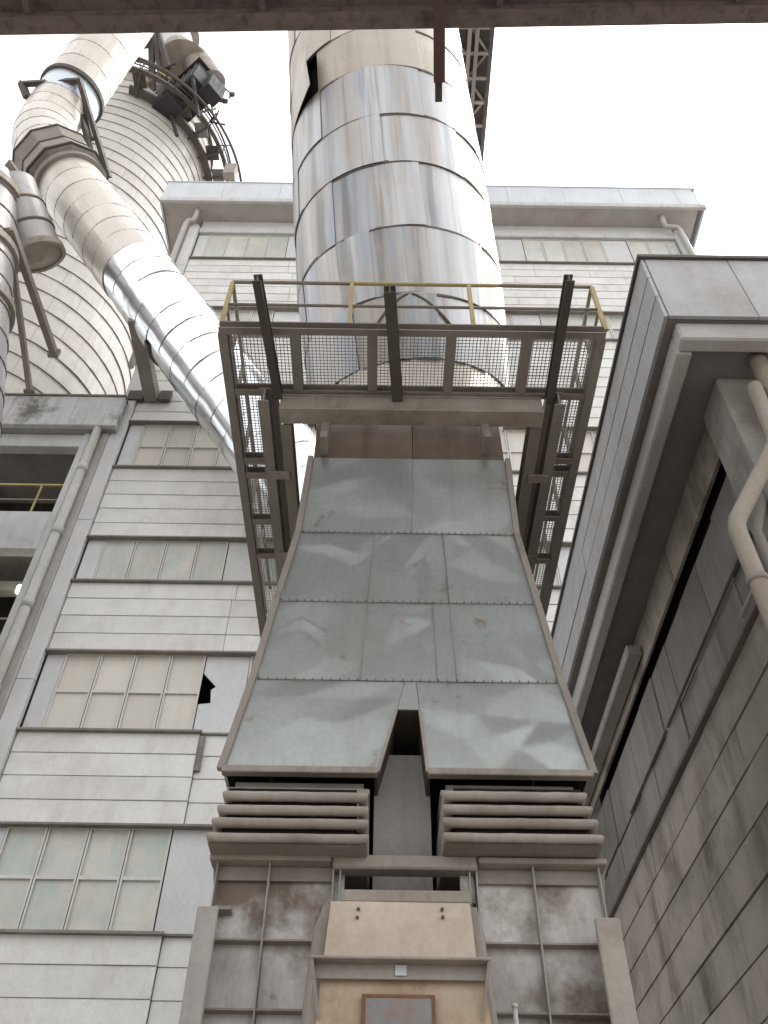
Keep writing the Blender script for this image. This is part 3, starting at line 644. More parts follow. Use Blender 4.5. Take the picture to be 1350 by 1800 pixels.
# fabric joint: faceted eight-sided collar with end flanges
def collar(name, c0, c1, r0, r1, par, mt, n=10, ph=R(22)):
    d, e1, e2 = axes(c1-c0); vs = [c+(e2*math.cos(2*math.pi*k/n+ph)+e1*math.sin(2*math.pi*k/n+ph))*r for c, r in ((c0, r0), (c1, r1)) for k in range(n)]
    fs = [list(range(n)), list(range(n, 2*n))[::-1]]+[(k, (k+1) % n, n+(k+1) % n, n+k) for k in range(n)]
    return add(name, vs, fs, mt, par)
hoop('end_flange', A2, dd, DR, .25, .18, STEEL, idu, 40)
B1 = A2+dd*.35; B2 = A2+dd*1.15; B3 = A2+dd*1.9
collar('joint_collar', A2+dd*.15, B1, DR*1.06, DR*1.3, idu, STEEL)
collar('joint_collar', B1+dd*.01, B2, DR*1.3, DR*1.2, idu, STEEL)
collar('joint_collar', B2+dd*.01, B3, DR*1.2, DR*1.3, idu, STEEL)
for c_, r_ in ((B1, 1.31), (B2, 1.21), (B3, 1.31)): collar('joint_rib', c_-dd*.04, c_+dd*.04, DR*r_+.03, DR*r_+.03, idu, STEELD)
hoop('end_flange', B3+dd*.1, dd, DR, .2, .22, STEEL, idu, 40)
# elbow and upper leg
E0 = B3+dd*.2
U0 = PD(108, 195, 40.0); U1 = PD(215, 45, 44.0); du = (U1-U0).normalized()
Pm = E0+dd*1.1
def bez(a, b, c, d, t): return a*(1-t)**3+b*3*t*(1-t)**2+c*3*t*t*(1-t)+d*t**3
seg = [bez(E0, E0+dd*1.5, U0-du*1.7, U0, t/6) for t in range(7)]
core_tube('inner_elbow', [E0]+seg+[U0], DR-.06, STEELD, idu)
for k in range(6):
    t0 = (seg[min(k+1, 6)]-seg[max(k-1, 0)]).normalized(); t1 = (seg[min(k+2, 6)]-seg[k]).normalized()
    clad('elbow_sheet', seg[k], seg[k+1], DR, DR, idu, CREAMD, irg, 4, .3+(k % 2)*.6, warp=.01, lip=.01, nu=9, nv=3, d0=t0, d1=t1)
    hoop('seam_band', seg[k], t0, DR+.008, .026, .008, SEAML, idu, 36, irg)
nU = 14; U2 = U0+du*17
core_tube('inner_duct', [U0, U2], DR-.05, STEELD, idu)
for k in range(nU):
    c0 = U0.lerp(U2, k/nU); c1 = U0.lerp(U2, (k+1)/nU)
    clad('cladding_sheet', c0, c1, DR, DR, idu, BLUEM if k == 0 else CREAMD, irg, 4, .2+(k % 2)*.7, warp=.01, lip=.01, nu=9, nv=3)
    hoop('seam_band', c0, du, DR+.008, .026, .008, SEAML, idu, 36, irg)
cs = U0+du*1.25; hoop('saddle_ring', cs, du, DR+.02, .22, .12, STEELD, idu, 40)
# cantilever bracket under the duct, off the plank wall
zb = PY(266, 702, YB-.1).z
br = thing('cantilever_bracket', 'brown steel cantilever bracket propping the inclined duct off the plank wall', 'bracket', (PY(266, 702, YB-.1).x, YB, zb-.4))
pa = PY(268, 700, YB-.12); pb = PZ(239, 558, pa.z)
bar('arm', pa, pb, .5, .55, STEEL, br, bev=.02)
box('wall_plate', (pa.x-.9, YB-.3, pa.z-.3), (pa.x-.3, YB-.14, pa.z+.25), STEELD, br)
box('wall_plate', (pa.x+.3, YB-.3, pa.z-.3), (pa.x+.75, YB-.14, pa.z+.25), STEELD, br)
# half ring the duct rests in
ci = A0.lerp(A2, .5); tt = min((abs(proj(A0.lerp(A2, q/200))[1]-590), q/200) for q in range(200))[1]; ci = A0.lerp(A2, tt)
hoop('saddle_ring', ci, dd, DR+.005, .3, .07, STEELD, br, 24, arc=(R(-165), R(-75)))
bar('saddle_block', pb+V((.1, .1, .1)), ci+(pb-ci).normalized()*DR, .4, .35, STEEL, br)
# steel frame round the blue upper section
sf = thing('duct_support_frame', 'dark square steel frame round the pale blue duct section', 'steel frame', PD(120, 230, 33.5))
for nm, a, b, w_ in (('top_beam', (36, 148, 39.1), (140, 142, 39.1), .22), ('frame_post', (139, 140, 39.0), (192, 312, 39.4), .2), ('frame_post', (130, 150, 39.8), (160, 270, 38.8), .2),
                     ('frame_post', (38, 146, 39.1), (48, 172, 38.8), .24), ('bottom_beam', (138, 246, 39.1), (165, 244, 39.1), .14), ('brace', (140, 145, 39.4), (160, 240, 39.4), .12)):
    bar(nm, PD(*a), PD(*b), w_, w_*1.2, STEELD, sf)
# ---- second duct at the left edge
c1_ = PD(-75, 640, 27.2); c2_ = PD(-35, 330, 33)
d2 = (c2_-c1_).normalized()
ld = thing('edge_duct', 'grey clad duct with a stub bend cut by the left edge', 'duct', (c1_.x, c1_.y, 0))
c1_ = c1_-d2*6
core_tube('inner_duct', [c1_-d2*3, c2_], 1.35, STEELD, ld)
for k in range(15):
    a = c1_-d2*3; clad('cladding_sheet', a.lerp(c2_, k/15), a.lerp(c2_, (k+1)/15), 1.4, 1.4, ld, EDGEC, irg, 4, k*.7, warp=.02, nu=9, nv=3)
    hoop('seam_band', a.lerp(c2_, k/15), d2, 1.41, .05, .03, SEAM, ld, 36)
for q in (.62, .77, .95): hoop('stiffener_ring', (c1_-d2*3).lerp(c2_, q), d2, 1.41, .35, .16, DUSTY, ld, 40)
s0 = PD(18, 330, 33.5); s1 = PD(66, 448, 33.0); ds = (s1-s0).normalized()
core_tube('stub_core', [s0, s1], .8, STEELD, ld)
for k in range(3):
    clad('stub_sheet', s0.lerp(s1, k/3), s0.lerp(s1, (k+1)/3), .95-.02*k, .95, ld, EDGEC, irg, 3, k*.8, warp=.02, nu=9, nv=3)
for q in (.35, .68): hoop('stub_band', s0.lerp(s1, q), ds, .95, .08, .05, SEAM, ld, 32)
hoop('stub_flange', s1, ds, .92, .25, .12, DUSTY, ld, 36)
add('stub_cap', [s1+ds*.05+(axes(ds)[1]*math.cos(2*math.pi*k/24)+axes(ds)[2]*math.sin(2*math.pi*k/24))*.9 for k in range(24)]+[s1+ds*.3], [(k, (k+1) % 24, 24) for k in range(24)], DUSTY, ld)
bar('hanger_plate', PD(12, 288, 33), PD(46, 338, 33), .5, .12, DUSTY, ld)
stx = thing('duct_strut', 'thicker brown strut reaching from the left-edge duct onto the silo', 'strut', PD(27, 405, 31))
bar('strut_bar', PD(20, 402, 30.5), PD(95, 620, 33.5), .24, .28, STEEL, stx); box('end_plate', tuple(PD(95, 620, 33.5)-V((.2, .05, .2))), tuple(PD(95, 620, 33.5)+V((.2, .1, .2))), STEEL, stx)
sty = thing('duct_strut', 'thin brown strut from the left-edge duct down to the concrete roof', 'strut', PY(53, 692, 19.4))
bar('strut_bar', PD(14, 400, 30.5), PY(53, 692, 19.4), .18, .2, STEEL, sty); box('end_plate', tuple(PY(53, 692, 19.4)-V((.2, .2, .05))), tuple(PY(53, 692, 19.4)+V((.2, .2, .05))), STEEL, sty)

# ================================================================== RIGHT BUILDING
rb = thing('annex_building', 'dim plank-clad annex with a deep projecting grey fascia along the right edge', 'building', (9, 14, 0))
fx, fy, ftop, fbot, sbot = 4.02, 6.52, zc(12.8), zc(11.08), zc(10.65)
Rr = random.Random(5)
# side fascia in long narrow lapped sheets, front fascia in plain sheets
for k in range(3):
    za, zb_ = ftop-(ftop-fbot)*k/3, ftop-(ftop-fbot)*(k+1)/3
    ya = fy
    for y0, y1 in ((fy, 9.4), (9.4, 12.6), (12.6, 16.0), (16.0, 19.6)):
        xj = Rr.uniform(-.006, .006)
        hexa('fascia_sheet', [(fx-.003+xj, y0+.003, zb_+.002), (fx+.06, y0+.003, zb_+.002), (fx+.06, y1-.003, zb_+.002), (fx-.003+xj, y1-.003, zb_+.002),
                              (fx+xj+.004, y0+.004, za-.006), (fx+.06, y0+.004, za-.006), (fx+.06, y1-.004, za-.006), (fx+xj+.004, y1-.004, za-.006)], RFASC, rb, bev=.004)
for x0, x1 in ((fx+.07, 5.4), (5.4, 7.6), (7.6, 10.5), (10.5, 14)):
    box('fascia_sheet', (x0+.004, fy-.002+Rr.uniform(-.006, .006), fbot+.006), (x1-.004, fy+.06, ftop-.006), RFASC, rb, bev=.006)
vs = [(fx-.04, fy-.05, ftop), (14, fy-.05, ftop), (14, 20, ftop), (fx-.04, 20, ftop)]
box('roof_edge', (fx-.04, fy-.05, ftop+.001), (14, 19.7, ftop+.08), STEELD, rb)
box('fascia_strip', (fx+.18, fy+.1, sbot), (14, fy+.34, fbot-.002), RSTRIP, rb, bev=.03)
box('fascia_strip', (fx+.18, fy+.345, sbot), (fx+.4, 19.6, fbot-.004), RSTRIP, rb, bev=.03)
box('soffit', (fx+.05, fy+.07, fbot+.003), (14, 19.6, fbot+.1), SOFF, rb)
box('soffit', (fx+.41, fy+.35, sbot+.12), (14, 19.6, sbot+.25), SOFF, rb)
XW, YW = 5.0, 7.75
box('core', (XW+.35, YW+.35, 0), (14, 19.5, sbot+.1), DARK, rb)
# corner pilaster, with a splayed bracket head
box('corner_column', (4.9, 7.35, 0), (6.0, 8.12, sbot+.118), RCOL, rb, bev=.04)
def wplank(y0, y1, z0, z1, x, mt, nm='plank', tilt=.016):
    j = Rr.uniform(-.01, .01)
    return hexa(nm, [(x-tilt+j, y0, z0), (x+.06, y0, z0), (x+.06, y1, z0), (x-tilt+j, y1, z0),
                     (x+j, y0, z1), (x+.06, y0, z1), (x+.06, y1, z1), (x+j, y1, z1)], mt, rb, bev=.006)
# top board, dark slot, panel band in two rows, ledge, planks
yy = [YW+.4, 9.6, 11.0, 12.5, 14.1, 15.8, 17.4, 19.5]
for y0, y1 in zip(yy, yy[1:]):
    wplank(y0+.005, y1-.005, zc(9.98), sbot+.1, XW, RWALL, 'board', .0)
box('slot_shadow', (XW+.2, YW+.4, zc(9.72)), (XW+.34, 19.5, zc(9.97)), GAPSHADE, rb)
ys = YW+.4; i = 0
while ys < 19.3:
    wd = Rr.choice((1.05, 1.1, 1.0, 1.35)); y1 = min(ys+wd, 19.5)
    for z0, z1 in ((7.56, 8.42), (8.46, 9.7)):
        wplank(ys+.008, y1-.008, zc(z0), zc(z1), XW+.04+Rr.uniform(0, .035), RPANE, 'panel', .0)
    ys = y1; i += 1
for y0, y1 in ((YW+.4, 10.5), (10.52, 13.1), (13.2, 16.2)):
    bar('glazing_bar', (XW+.01, y0, zc(8.44)), (XW+.01, y1, zc(8.44)), .05, .035, LEDGE, rb)
box('ledge', (XW-.09, YW+.4, zc(7.47)), (XW+.1, 19.5, zc(7.55)), LEDGE, rb, bev=.01)
box('panel_back', (XW+.11, YW+.4, zc(7.5)), (XW+.19, 19.5, zc(9.7)), DARK, rb)
zz = 7.46; k = 0
while zz > -1.5:
    h_ = .64
    ycut = [YW+.4, 9.2+Rr.uniform(0, 3), 14+Rr.uniform(0, 3), 19.5]
    for y0, y1 in zip(ycut, ycut[1:]): wplank(y0+.004, y1-.004, zc(zz-h_)+.005, zc(zz)-.005, XW, RWALL)
    zz -= h_; k += 1
bar('soffit_trim', (XW-.16, 13.3, zc(10.28)), (XW-.16, 19.4, zc(10.28)), .28, .22, CONC, rb, bev=.02)
# the near face of the annex (faces the yard)
xq = XW+.42
xq = 6.02
while xq < 12:
    for z0, z1 in ((7.56, 8.6), (8.63, 9.95)):
        box('panel', (xq+.006, YW+.02+Rr.uniform(0, .02), zc(z0)), (xq+1.1, YW+.1, zc(z1)), RPANE, rb, bev=.005)
    xq += 1.106
zz = 7.46
while zz > -1.5:
    box('plank', (6.02, YW+.0+Rr.uniform(0, .02), zc(zz-.64)+.01), (12.5, YW+.08, zc(zz)-.008), RWALL, rb, bev=.006); zz -= .64
box('ledge', (6.02, YW-.08, zc(7.47)), (12.5, YW+.1, zc(7.55)), LEDGE, rb, bev=.01)
box('board', (6.02, YW+.01, zc(9.98)), (12.5, YW+.1, sbot+.11), RWALL, rb)
# crooked downpipe near the corner
e0 = PY(1345, 640, YW-.55); 
dp = thing('downpipe', 'crooked tan downpipe with a bend at the right edge below the soffit', 'pipe', (PY(1290, 925, 7.1).x, 7.1, 0))
q1 = PY(1292, 922, 7.15); q0 = PY(1365, 775, 7.15); q2 = V((q1.x, q1.y, .1))
def arc(a, b, c, r=.16, n=5):
    p1 = b+(a-b).normalized()*r; p2 = b+(c-b).normalized()*r
    return [p1*(1-t)**2+b*2*t*(1-t)+p2*t*t for t in [i/n for i in range(n+1)]]
tube('pipe_run', [q0+V((0, -.1, 1.1)), *arc(q0+V((0, -.1, 1.1)), q0, q1), *arc(q0, q1, q2), q2], .105, TANPIPE, dp, 14)
for zz in (q1.z-.9, q1.z-3.0): tube('pipe_clip', [V((q1.x, q1.y, zz-.04)), V((q1.x, q1.y, zz+.04))], .125, STEEL, dp, 14); 
for zz in (q1.z-.9, q1.z-3.0): bar('clip_stem', V((q1.x, q1.y+.1, zz)), V((q1.x, YW+.02, zz)), .05, .05, STEEL, dp)
dq = thing('downpipe', 'thinner brown pipe behind the crooked downpipe at the right edge', 'pipe', (PY(1345, 960, 7.5).x, 7.5, 0))
t1 = PY(1331, 935, 7.5); tube('pipe_run', [t1+V((.35, 0, .8)), t1, V((t1.x, 7.5, .2))], .06, STEEL, dq, 10)
g1 = PY(1335, 640, 7.0); tube('outlet', [g1+V((.0, 0, .25)), g1+V((.06, .1, -.5)), g1+V((.2, .3, -1.0))], .13, TANPIPE, dq, 12)

# ================================================================== CENTRAL HOOD (front y = YH)
S = .75; YH = 7.5
hd = thing('duct_hood', 'dented grey galvanised hood flaring down below the platform', 'duct hood', (PY(717, 1355, YH).x, YH+1.8, PY(717, 1355, YH).z))
hr = random.Random(4)
hv = [(1350, 392, 1041, 1366), (1192, 448, 984, 1203), (1055, 489, 942, 1064), (937, 527, 905, 939), (806, 549, 889, 808)]   # v_left, u_left, u_right, v_right
lv = [(PY(ul, vl, YH), PY(ur, vr, YH)) for vl, ul, ur, vr in hv]
lv = [(V((a.x, YH, (a.z+b.z)/2)), V((b.x, YH, (a.z+b.z)/2))) for a, b in lv]
def lerp(a, b, t): return a+(b-a)*t
NL, NR = PY(697, 1247, YH), PY(738, 1249, YH); ML, MR = PY(664, 1358, YH), PY(752, 1360, YH)
def fr(j, x): a, b = lv[j]; return (x-a.x)/(b.x-a.x)
def at(j, t): return lerp(lv[j][0], lv[j][1], t)
cuts = {1: [0, .345, .6, .665, 1], 2: [0, .345, .665, 1], 3: [0, .52, 1]}
for j in (1, 2, 3):
    for t0, t1 in zip(cuts[j], cuts[j][1:]):
        e = .0015
        fold_sheet('hood_sheet', [at(j, t0+e), at(j, t1-e), at(j+1, t1-e), at(j+1, t0+e)], HOOD, hd, hr, amp=.019 if t1-t0 > .2 else .004, ni=(8 if j == 3 else 5) if t1-t0 > .2 else 1)
# lowest row with the notch between the legs
zn = NL.z; f_ = (zn-lv[0][0].z)/(lv[1][0].z-lv[0][0].z)
tL0, tR0 = fr(0, ML.x), fr(0, MR.x); tL1, tR1 = fr(1, NL.x-.02), fr(1, NR.x+.02)
kx = (lv[1][0].z-lv[0][0].z)/(zn-lv[0][0].z); nxl = ML.x+(NL.x-ML.x)*kx; nxr = MR.x+(NR.x-MR.x)*kx
fold_sheet('hood_sheet', [at(0, 0), V((ML.x, YH, lv[0][0].z)), V((nxl, YH, lv[1][0].z)), at(1, 0)], HOOD, hd, hr, amp=.019, ni=7)
fold_sheet('hood_sheet', [V((MR.x, YH, lv[0][0].z)), at(0, 1), at(1, 1), V((nxr, YH, lv[1][0].z))], HOOD, hd, hr, amp=.019, ni=7)
p = sheet('patch_sheet', [V((NL.x+.005, YH, zn)), V((NR.x-.005, YH, zn)), V((nxr-.005, YH, lv[1][0].z)), V((nxl+.005, YH, lv[1][0].z))], HOOD, hd, hr, amp=.004, nc=2, nx=4, ny=4)
# side and back sheets
YBK = YH+3.6
for s, idx in ((-1, 0), (1, 1)):
    for j in range(4):
        a, b = lv[j][idx], lv[j+1][idx]
        a2, b2 = V((a.x, YBK, a.z)), V((b.x, YBK, b.z))
        q = [a2, a, b, b2] if s < 0 else [a, a2, b2, b]
        sheet('side_sheet', q, HOOD, hd, hr, amp=.03, nc=4, nx=12, ny=6)
for j in range(4):
    a, b = lv[j][0], lv[j][1]; c, d = lv[j+1][1], lv[j+1][0]
    sheet('back_sheet', [V((b.x, YBK, b.z)), V((a.x, YBK, a.z)), V((d.x, YBK, d.z)), V((c.x, YBK, c.z))], HOOD, hd, hr, amp=.02, nc=3, nx=8, ny=6)
# horizontal lap strips with rivets, edge angles
for j in (1, 2, 3):
    a, b = lv[j]
    o = bar('lap_strip', a+V((.02, -.012, 0)), b+V((-.02, -.008, 0)), .006, .011, SEAML, hd)
    vs = []
    n = 34
    joined('rivets', [bar_vs(lerp(a, b, (k+.5)/n)+V((0, -.035, 0)), lerp(a, b, (k+.5)/n)+V((0, -.02, 0)), .011, .011) for k in range(n)], SEAM, hd)
for idx in (0, 1):
    for j in range(4):
        a, b = lv[j][idx], lv[j+1][idx]; sx = -1 if idx == 0 else 1
        prof('edge_angle', a+V((.02*sx, -.02, 0)), b+V((.02*sx, -.02, 0)), [(-.035, -.02), (.035, -.02), (.035, .05), (-.035, .05)], STEEL, hd, up=(0, 1, 0))
for a, b in ((at(1, .345), at(2, .345)), (at(2, .345), at(3, .345)), (at(1, .665), at(2, .665)), (at(2, .665), at(3, .665)), (at(3, .52), at(4, .52)), (at(1, .6), at(2, .6))):
    bar('standing_seam', a+V((0, -.012, .02)), b+V((0, -.008, -.02)), .008, .014, SEAML, hd, up=(0, 1, 0))
bz = lv[0][0].z
for x0, x1 in ((lv[0][0].x, ML.x), (MR.x, lv[0][1].x)):
    bar('bottom_angle', (x0, YH-.03, bz-.02), (x1, YH-.03, bz-.02), .1, .07, DUSTY, hd, bev=.008)
for a, b in ((NL, ML), (NR, MR)):
    bar('notch_edge', a+V((0, 0, 0)), V((b.x, YH, bz)), .03, .05, DUSTY, hd, up=(0, 1, 0))
# inner cheeks of the two legs
for sx, a, b in ((-1, NL, ML), (1, NR, MR)):
    add('leg_cheek', [V((b.x, YH+.02, bz)), V((b.x, YBK, bz)), V((a.x, YBK, zn)), V((a.x, YH+.02, zn)), V((b.x+.03*sx, YH+.02, bz)), V((b.x+.03*sx, YBK, bz)), V((a.x+.03*sx, YBK, zn)), V((a.x+.03*sx, YH+.02, zn))], BF, STEELD, hd)
add('crotch_plate', [V((NL.x, YH+.03, zn)), V((NR.x, YH+.03, zn)), V((NR.x, YBK, zn)), V((NL.x, YBK, zn)), V((NL.x, YH+.03, zn+.03)), V((NR.x, YH+.03, zn+.03)), V((NR.x, YBK, zn+.03)), V((NL.x, YBK, zn+.03))], BF, STEELD, hd)
add('crotch_baffle', [V((NL.x-.3, YH+1.2, bz-.9)), V((NR.x+.3, YH+1.2, bz-.9)), V((NR.x+.3, YH+1.2, zn)), V((NL.x-.3, YH+1.2, zn)), V((NL.x-.3, YH+1.25, bz-.9)), V((NR.x+.3, YH+1.25, bz-.9)), V((NR.x+.3, YH+1.25, zn)), V((NL.x-.3, YH+1.25, zn))], BF, DARK, hd)
# neck band and square-to-round piece up to the round duct
xa, xb = lv[4][0].x, lv[4][1].x; zh = lv[4][0].z
zk = PY(700, 735, YH+.1).z
for x0, x1 in ((xa+.01, lerp(xa, xb, .52)-.004), (lerp(xa, xb, .52)+.004, xb-.01)):
    box('neck_sheet', (x0, YH+.06, zh-.02), (x1, YH+.12, zk+.2), NECK, hd, bev=.005)
box('neck_core', (xa+.03, YH+.13, zh-.02), (xb-.03, YBK, zk+.2), STEELD, hd)

# ================================================================== ROUND DUCT
RD = 1.87; RDB = 1.58
RB = V((.62*S, 12.0*S, 15.6*S+EYE)); RT = PY(655, 60, 5.6)
rd_d = (RT-RB).normalized()
rd = thing('round_duct', 'huge round stained sheet-metal duct rising to the top beam in the centre', 'duct', (RB.x, RB.y, RB.z-2.5))
rr = random.Random(9)
_, e1, e2 = axes(rd_d)
def rad(l): t = min(1, max(0, (l-(-.5))/4.0)); return RDB+(RD-RDB)*math.sin(t*math.pi/2)
def Lfor(v, lo=-3, hi=22):
    for _ in range(50):
        mid = (lo+hi)/2; q = proj(RB+rd_d*mid+e2*rad(mid))
        if q[1] > v: lo = mid
        else: hi = mid
    return lo
ring_v = [630, 515, 396, 284, 200, 116, 46]
Ls = [Lfor(v) for v in ring_v]
step = Ls[-1]-Ls[-2]
while len(Ls) < 13: Ls.append(Ls[-1]+step)
core_tube('inner_duct', [RB+rd_d*(Ls[0]+.1), RB+rd_d*Ls[1]], RDB-.07, GAPSHADE, rd, 40)
core_tube('inner_duct', [RB+rd_d*Ls[1], RB+rd_d*Ls[-1]], rad(Ls[1])-.06, GAPSHADE, rd, 40)
for k in range(len(Ls)-1):
    c0, c1 = RB+rd_d*Ls[k], RB+rd_d*Ls[k+1]
    mt = CLAD if k < 5 else CLADB
    lf = None
    if k == 5: lf = lambda q: .3 if q == 5 else 0
    clad('cladding_sheet', c0, c1, rad(Ls[k]), rad(Ls[k+1]), rd, mt, rr, 7, .25+(k % 2 and k != 5)*.45, warp=.03, lip=.014, nu=16, nv=6, ncr=5, lap=.018, lift=lf)
    if k: hoop('seam_band', c0, rd_d, rad(Ls[k])+.008, .04, .012, SEAM, rd, 56, rr)
# square to round transition
nT = 24; zq0 = zk+.15; vs = []; uv = []
cx, cy = (xa+xb)/2, (YH+.1+YBK)/2; hx, hy = (xb-xa)/2-.02, (YBK-YH-.1)/2
for k in range(nT):
    a = 2*math.pi*k/nT; c, s = math.cos(a), math.sin(a); q = 1/max(abs(c), abs(s)); vs.append(V((cx+s*q*hx, cy-c*q*hy, zq0))); uv.append((a*2, 0))
for k in range(nT):
    a = 2*math.pi*k/nT; vs.append(RB+rd_d*(Ls[0]+.05)+(e2*math.cos(a)+e1*math.sin(a))*(rad(Ls[0])-.01)); uv.append((a*2, 3))
add('transition_cone', vs, [(k, (k+1) % nT, nT+(k+1) % nT, nT+k) for k in range(nT)], CLADB, rd, uvs=uv, smooth=True)
# curved brace straps on the lowest course
for sgn in (-1, 1):
    P = []
    for k in range(13):
        t = k/12; a = sgn*(.02+.34*t); l = Ls[1]-.03-(Ls[1]-Ls[0])*.45*t**1.4
        P.append(RB+rd_d*l+(e2*math.cos(a)+e1*math.sin(a))*(rad(l)+.02))
    tube('brace_strap', P, .022, SEAM, rd, 6)

# ================================================================== PLATFORM
HP = 13.3*S+EYE
pl = thing('service_platform', 'brown steel grating platform with railing wrapped around the central duct', 'platform', (.38, 8.6, HP))
fl, frr = PZ(388, 573, HP), PZ(1062, 577, HP); yf = (fl.y+frr.y)/2; x0, x1 = fl.x+.02, frr.x-.02
yi = PZ(700, 688, HP).y; xi0, xi1 = PZ(486, 700, HP).x, PZ(962, 700, HP).x; yb2 = 17.0*S
bh, bw = .16, .09
def cbar(nm, a, b, w_=bw, h_=bh, mt=STEEL): return channel(nm, a, b, w_, h_, mt, pl)
zb = HP
cbar('edge_beam', V((x0-.04, yf+.045, zb)), V((x1+.04, yf+.045, zb)), .1, .17)
cbar('edge_beam', V((x0, yf+.1, zb)), V((x0, yb2, zb)), .12)
cbar('edge_beam', V((x1, yf+.1, zb)), V((x1, yb2, zb)), .12)
cbar('inner_beam', V((x0+.07, yi, zb)), V((x1-.07, yi, zb)))
cbar('inner_beam', V((xi0-.02, yi+.06, zb)), V((xi0-.02, yb2, zb)))
cbar('inner_beam', V((xi1+.02, yi+.06, zb)), V((xi1+.02, yb2, zb)))
for u in (525, 655, 787, 915):
    a, b = PZ(u, 590, HP), PZ(u, 680, HP); cbar('cross_beam', V((b.x, yf+.1, zb)), V((b.x, yi-.05, zb)), .13)
ysL = [PZ(430, v, HP).y for v in (805, 830, 912, 972)]; ysR = [PZ(1000, v, HP).y for v in (806, 828, 907, 982, 1062)]
for y in ysL: cbar('cross_beam', V((x0+.07, y, zb)), V((xi0-.07, y, zb)), .1)
for y in ysR: cbar('cross_beam', V((xi1+.07, y, zb)), V((x1-.07, y, zb)), .1)
def grating(xa, xb, ya, yb):
    B = []; zt = zb+bh/2+.016; sp = .05
    n = int((xb-xa)/sp)
    for k in range(n+1): x = xa+k*sp; B.append(bar_vs((x, ya, zt), (x, yb, zt), .007, .024))
    n = int((yb-ya)/sp)
    for k in range(n+1): y = ya+k*sp; B.append(bar_vs((xa, y, zt-.004), (xb, y, zt-.004), .007, .009))
    joined('grating', B, GRATE, pl)
xs = [x0+.02]+[PZ(u, 680, HP).x for u in (525, 655, 787, 915)]+[x1-.02]
for a, b in zip(xs, xs[1:]): grating(a+.01, b-.01, yf+.05, yi)
for (a, b), yl in (((x0+.02, xi0), ysL), ((xi1, x1-.02), ysR)):
    yy = [yi+.01]+yl[0:1]+yl[1:]+[yb2]
    for p, q in zip(yy, yy[1:]): grating(a, b, p+.01, q-.01)
# railing
rh = PY(700, 493, yf).z-HP
def post(x, y, mt): bar('rail_post', (x, y, zb+.08), (x, y, zb+rh-.03), .055, .055, mt, pl, up=(0, 1, 0))
for u, mt in ((400, YELLOW), (617, YELLOW), (827, YELLOW), (1048, YELLOW)):
    post(PY(u, 530, yf+.06).x, yf+.06, mt)
xl_, xr_ = PY(400, 530, yf+.06).x, PY(1048, 530, yf+.06).x
u1, u2 = PY(617, 492, yf).x, PY(880, 495, yf).x
for a, b, mt in ((xl_, u1, RAILG), (u1, u2, YELLOW), (u2, xr_, RAILG)):
    tube('top_rail', [(a, yf+.06, zb+rh), (b, yf+.06, zb+rh)], .028, mt, pl, 8)
tube('middle_rail', [(xl_, yf+.06, zb+rh*.5), (xr_, yf+.06, zb+rh*.5)], .022, RAILG, pl, 8)
for xx in (xl_, xr_):
    tube('top_rail', [(xx, yf+.07, zb+rh), (xx, yb2, zb+rh)], .028, RAILG, pl, 8)
    tube('middle_rail', [(xx, yf+.07, zb+rh*.5), (xx, yb2, zb+rh*.5)], .022, RAILG, pl, 8)
    for y in (yf+.75, yf+1.5, yf+2.6, yf+3.8, yf+5.0): post(xx, y, RAILG)
# supporting ring of beams under the platform
zu = HP-.3
sb = thing('support_beams', 'rust-brown frame of heavy beams slung under the grating platform', 'beam frame', (.38, 8.6, zu-.2))
fa, fb = PZ(492, 700, zu), PZ(958, 702, zu)
yfm = (fa.y+fb.y)/2
bx0, bx1 = PZ(500, 740, zu-.1).x, PZ(945, 740, zu-.1).x
ibeam('front_beam', V((bx0-.05, yfm+.2, zu)), V((bx1+.05, yfm+.2, zu)), .26, .34, DUSTY, sb, t=.03)
box('front_web', (bx0-.05, yfm+.075, zu-.13), (bx1+.05, yfm+.09, zu+.13), DUSTY, sb)
for sx, xb_ in ((-1, bx0), (1, bx1)):
    for off in (-.02, .26):
        x = xb_+sx*off
        ibeam('side_beam', V((x, yfm-.05 if off > .1 else yfm+.36, zu-.01)), V((x, yb2-.2, zu-.01)), .15, .3, STEEL, sb, t=.02)
    for y in (yfm+1.2, yfm+2.9): box('spacer_plate', (min(xb_, xb_+sx*.24)-.02, y, zu-.19), (max(xb_, xb_+sx*.24)+.02, y+.14, zu-.165), DUSTY, sb)
for u0_, v0_, u1_, v1_, wd, nm in ((452, 488, 490, 700, .11, 'outrigger'), (1001, 488, 966, 700, .11, 'outrigger'), (685, 508, 699, 690, .15, 'outrigger')):
    a, b = PZ(u0_, v0_, HP-.2), PZ(u1_, v1_, HP-.2)
    ibeam(nm, a, V((b.x, yfm+.06, HP-.2)), wd, .17, STEELD, sb, t=.018)
for u in (571, 853):
    c = PY(u, 765, YH-.12)
    bar('hanger_hook', V((c.x, YH-.12, zu-.17)), V((c.x, YH-.12, c.z-.25)), .1, .14, STEEL, sb, up=(0, 1, 0)); bar('hanger_hook', V((c.x, YH-.3, c.z-.2)), V((c.x, YH+.02, c.z-.2)), .09, .12, STEEL, sb)

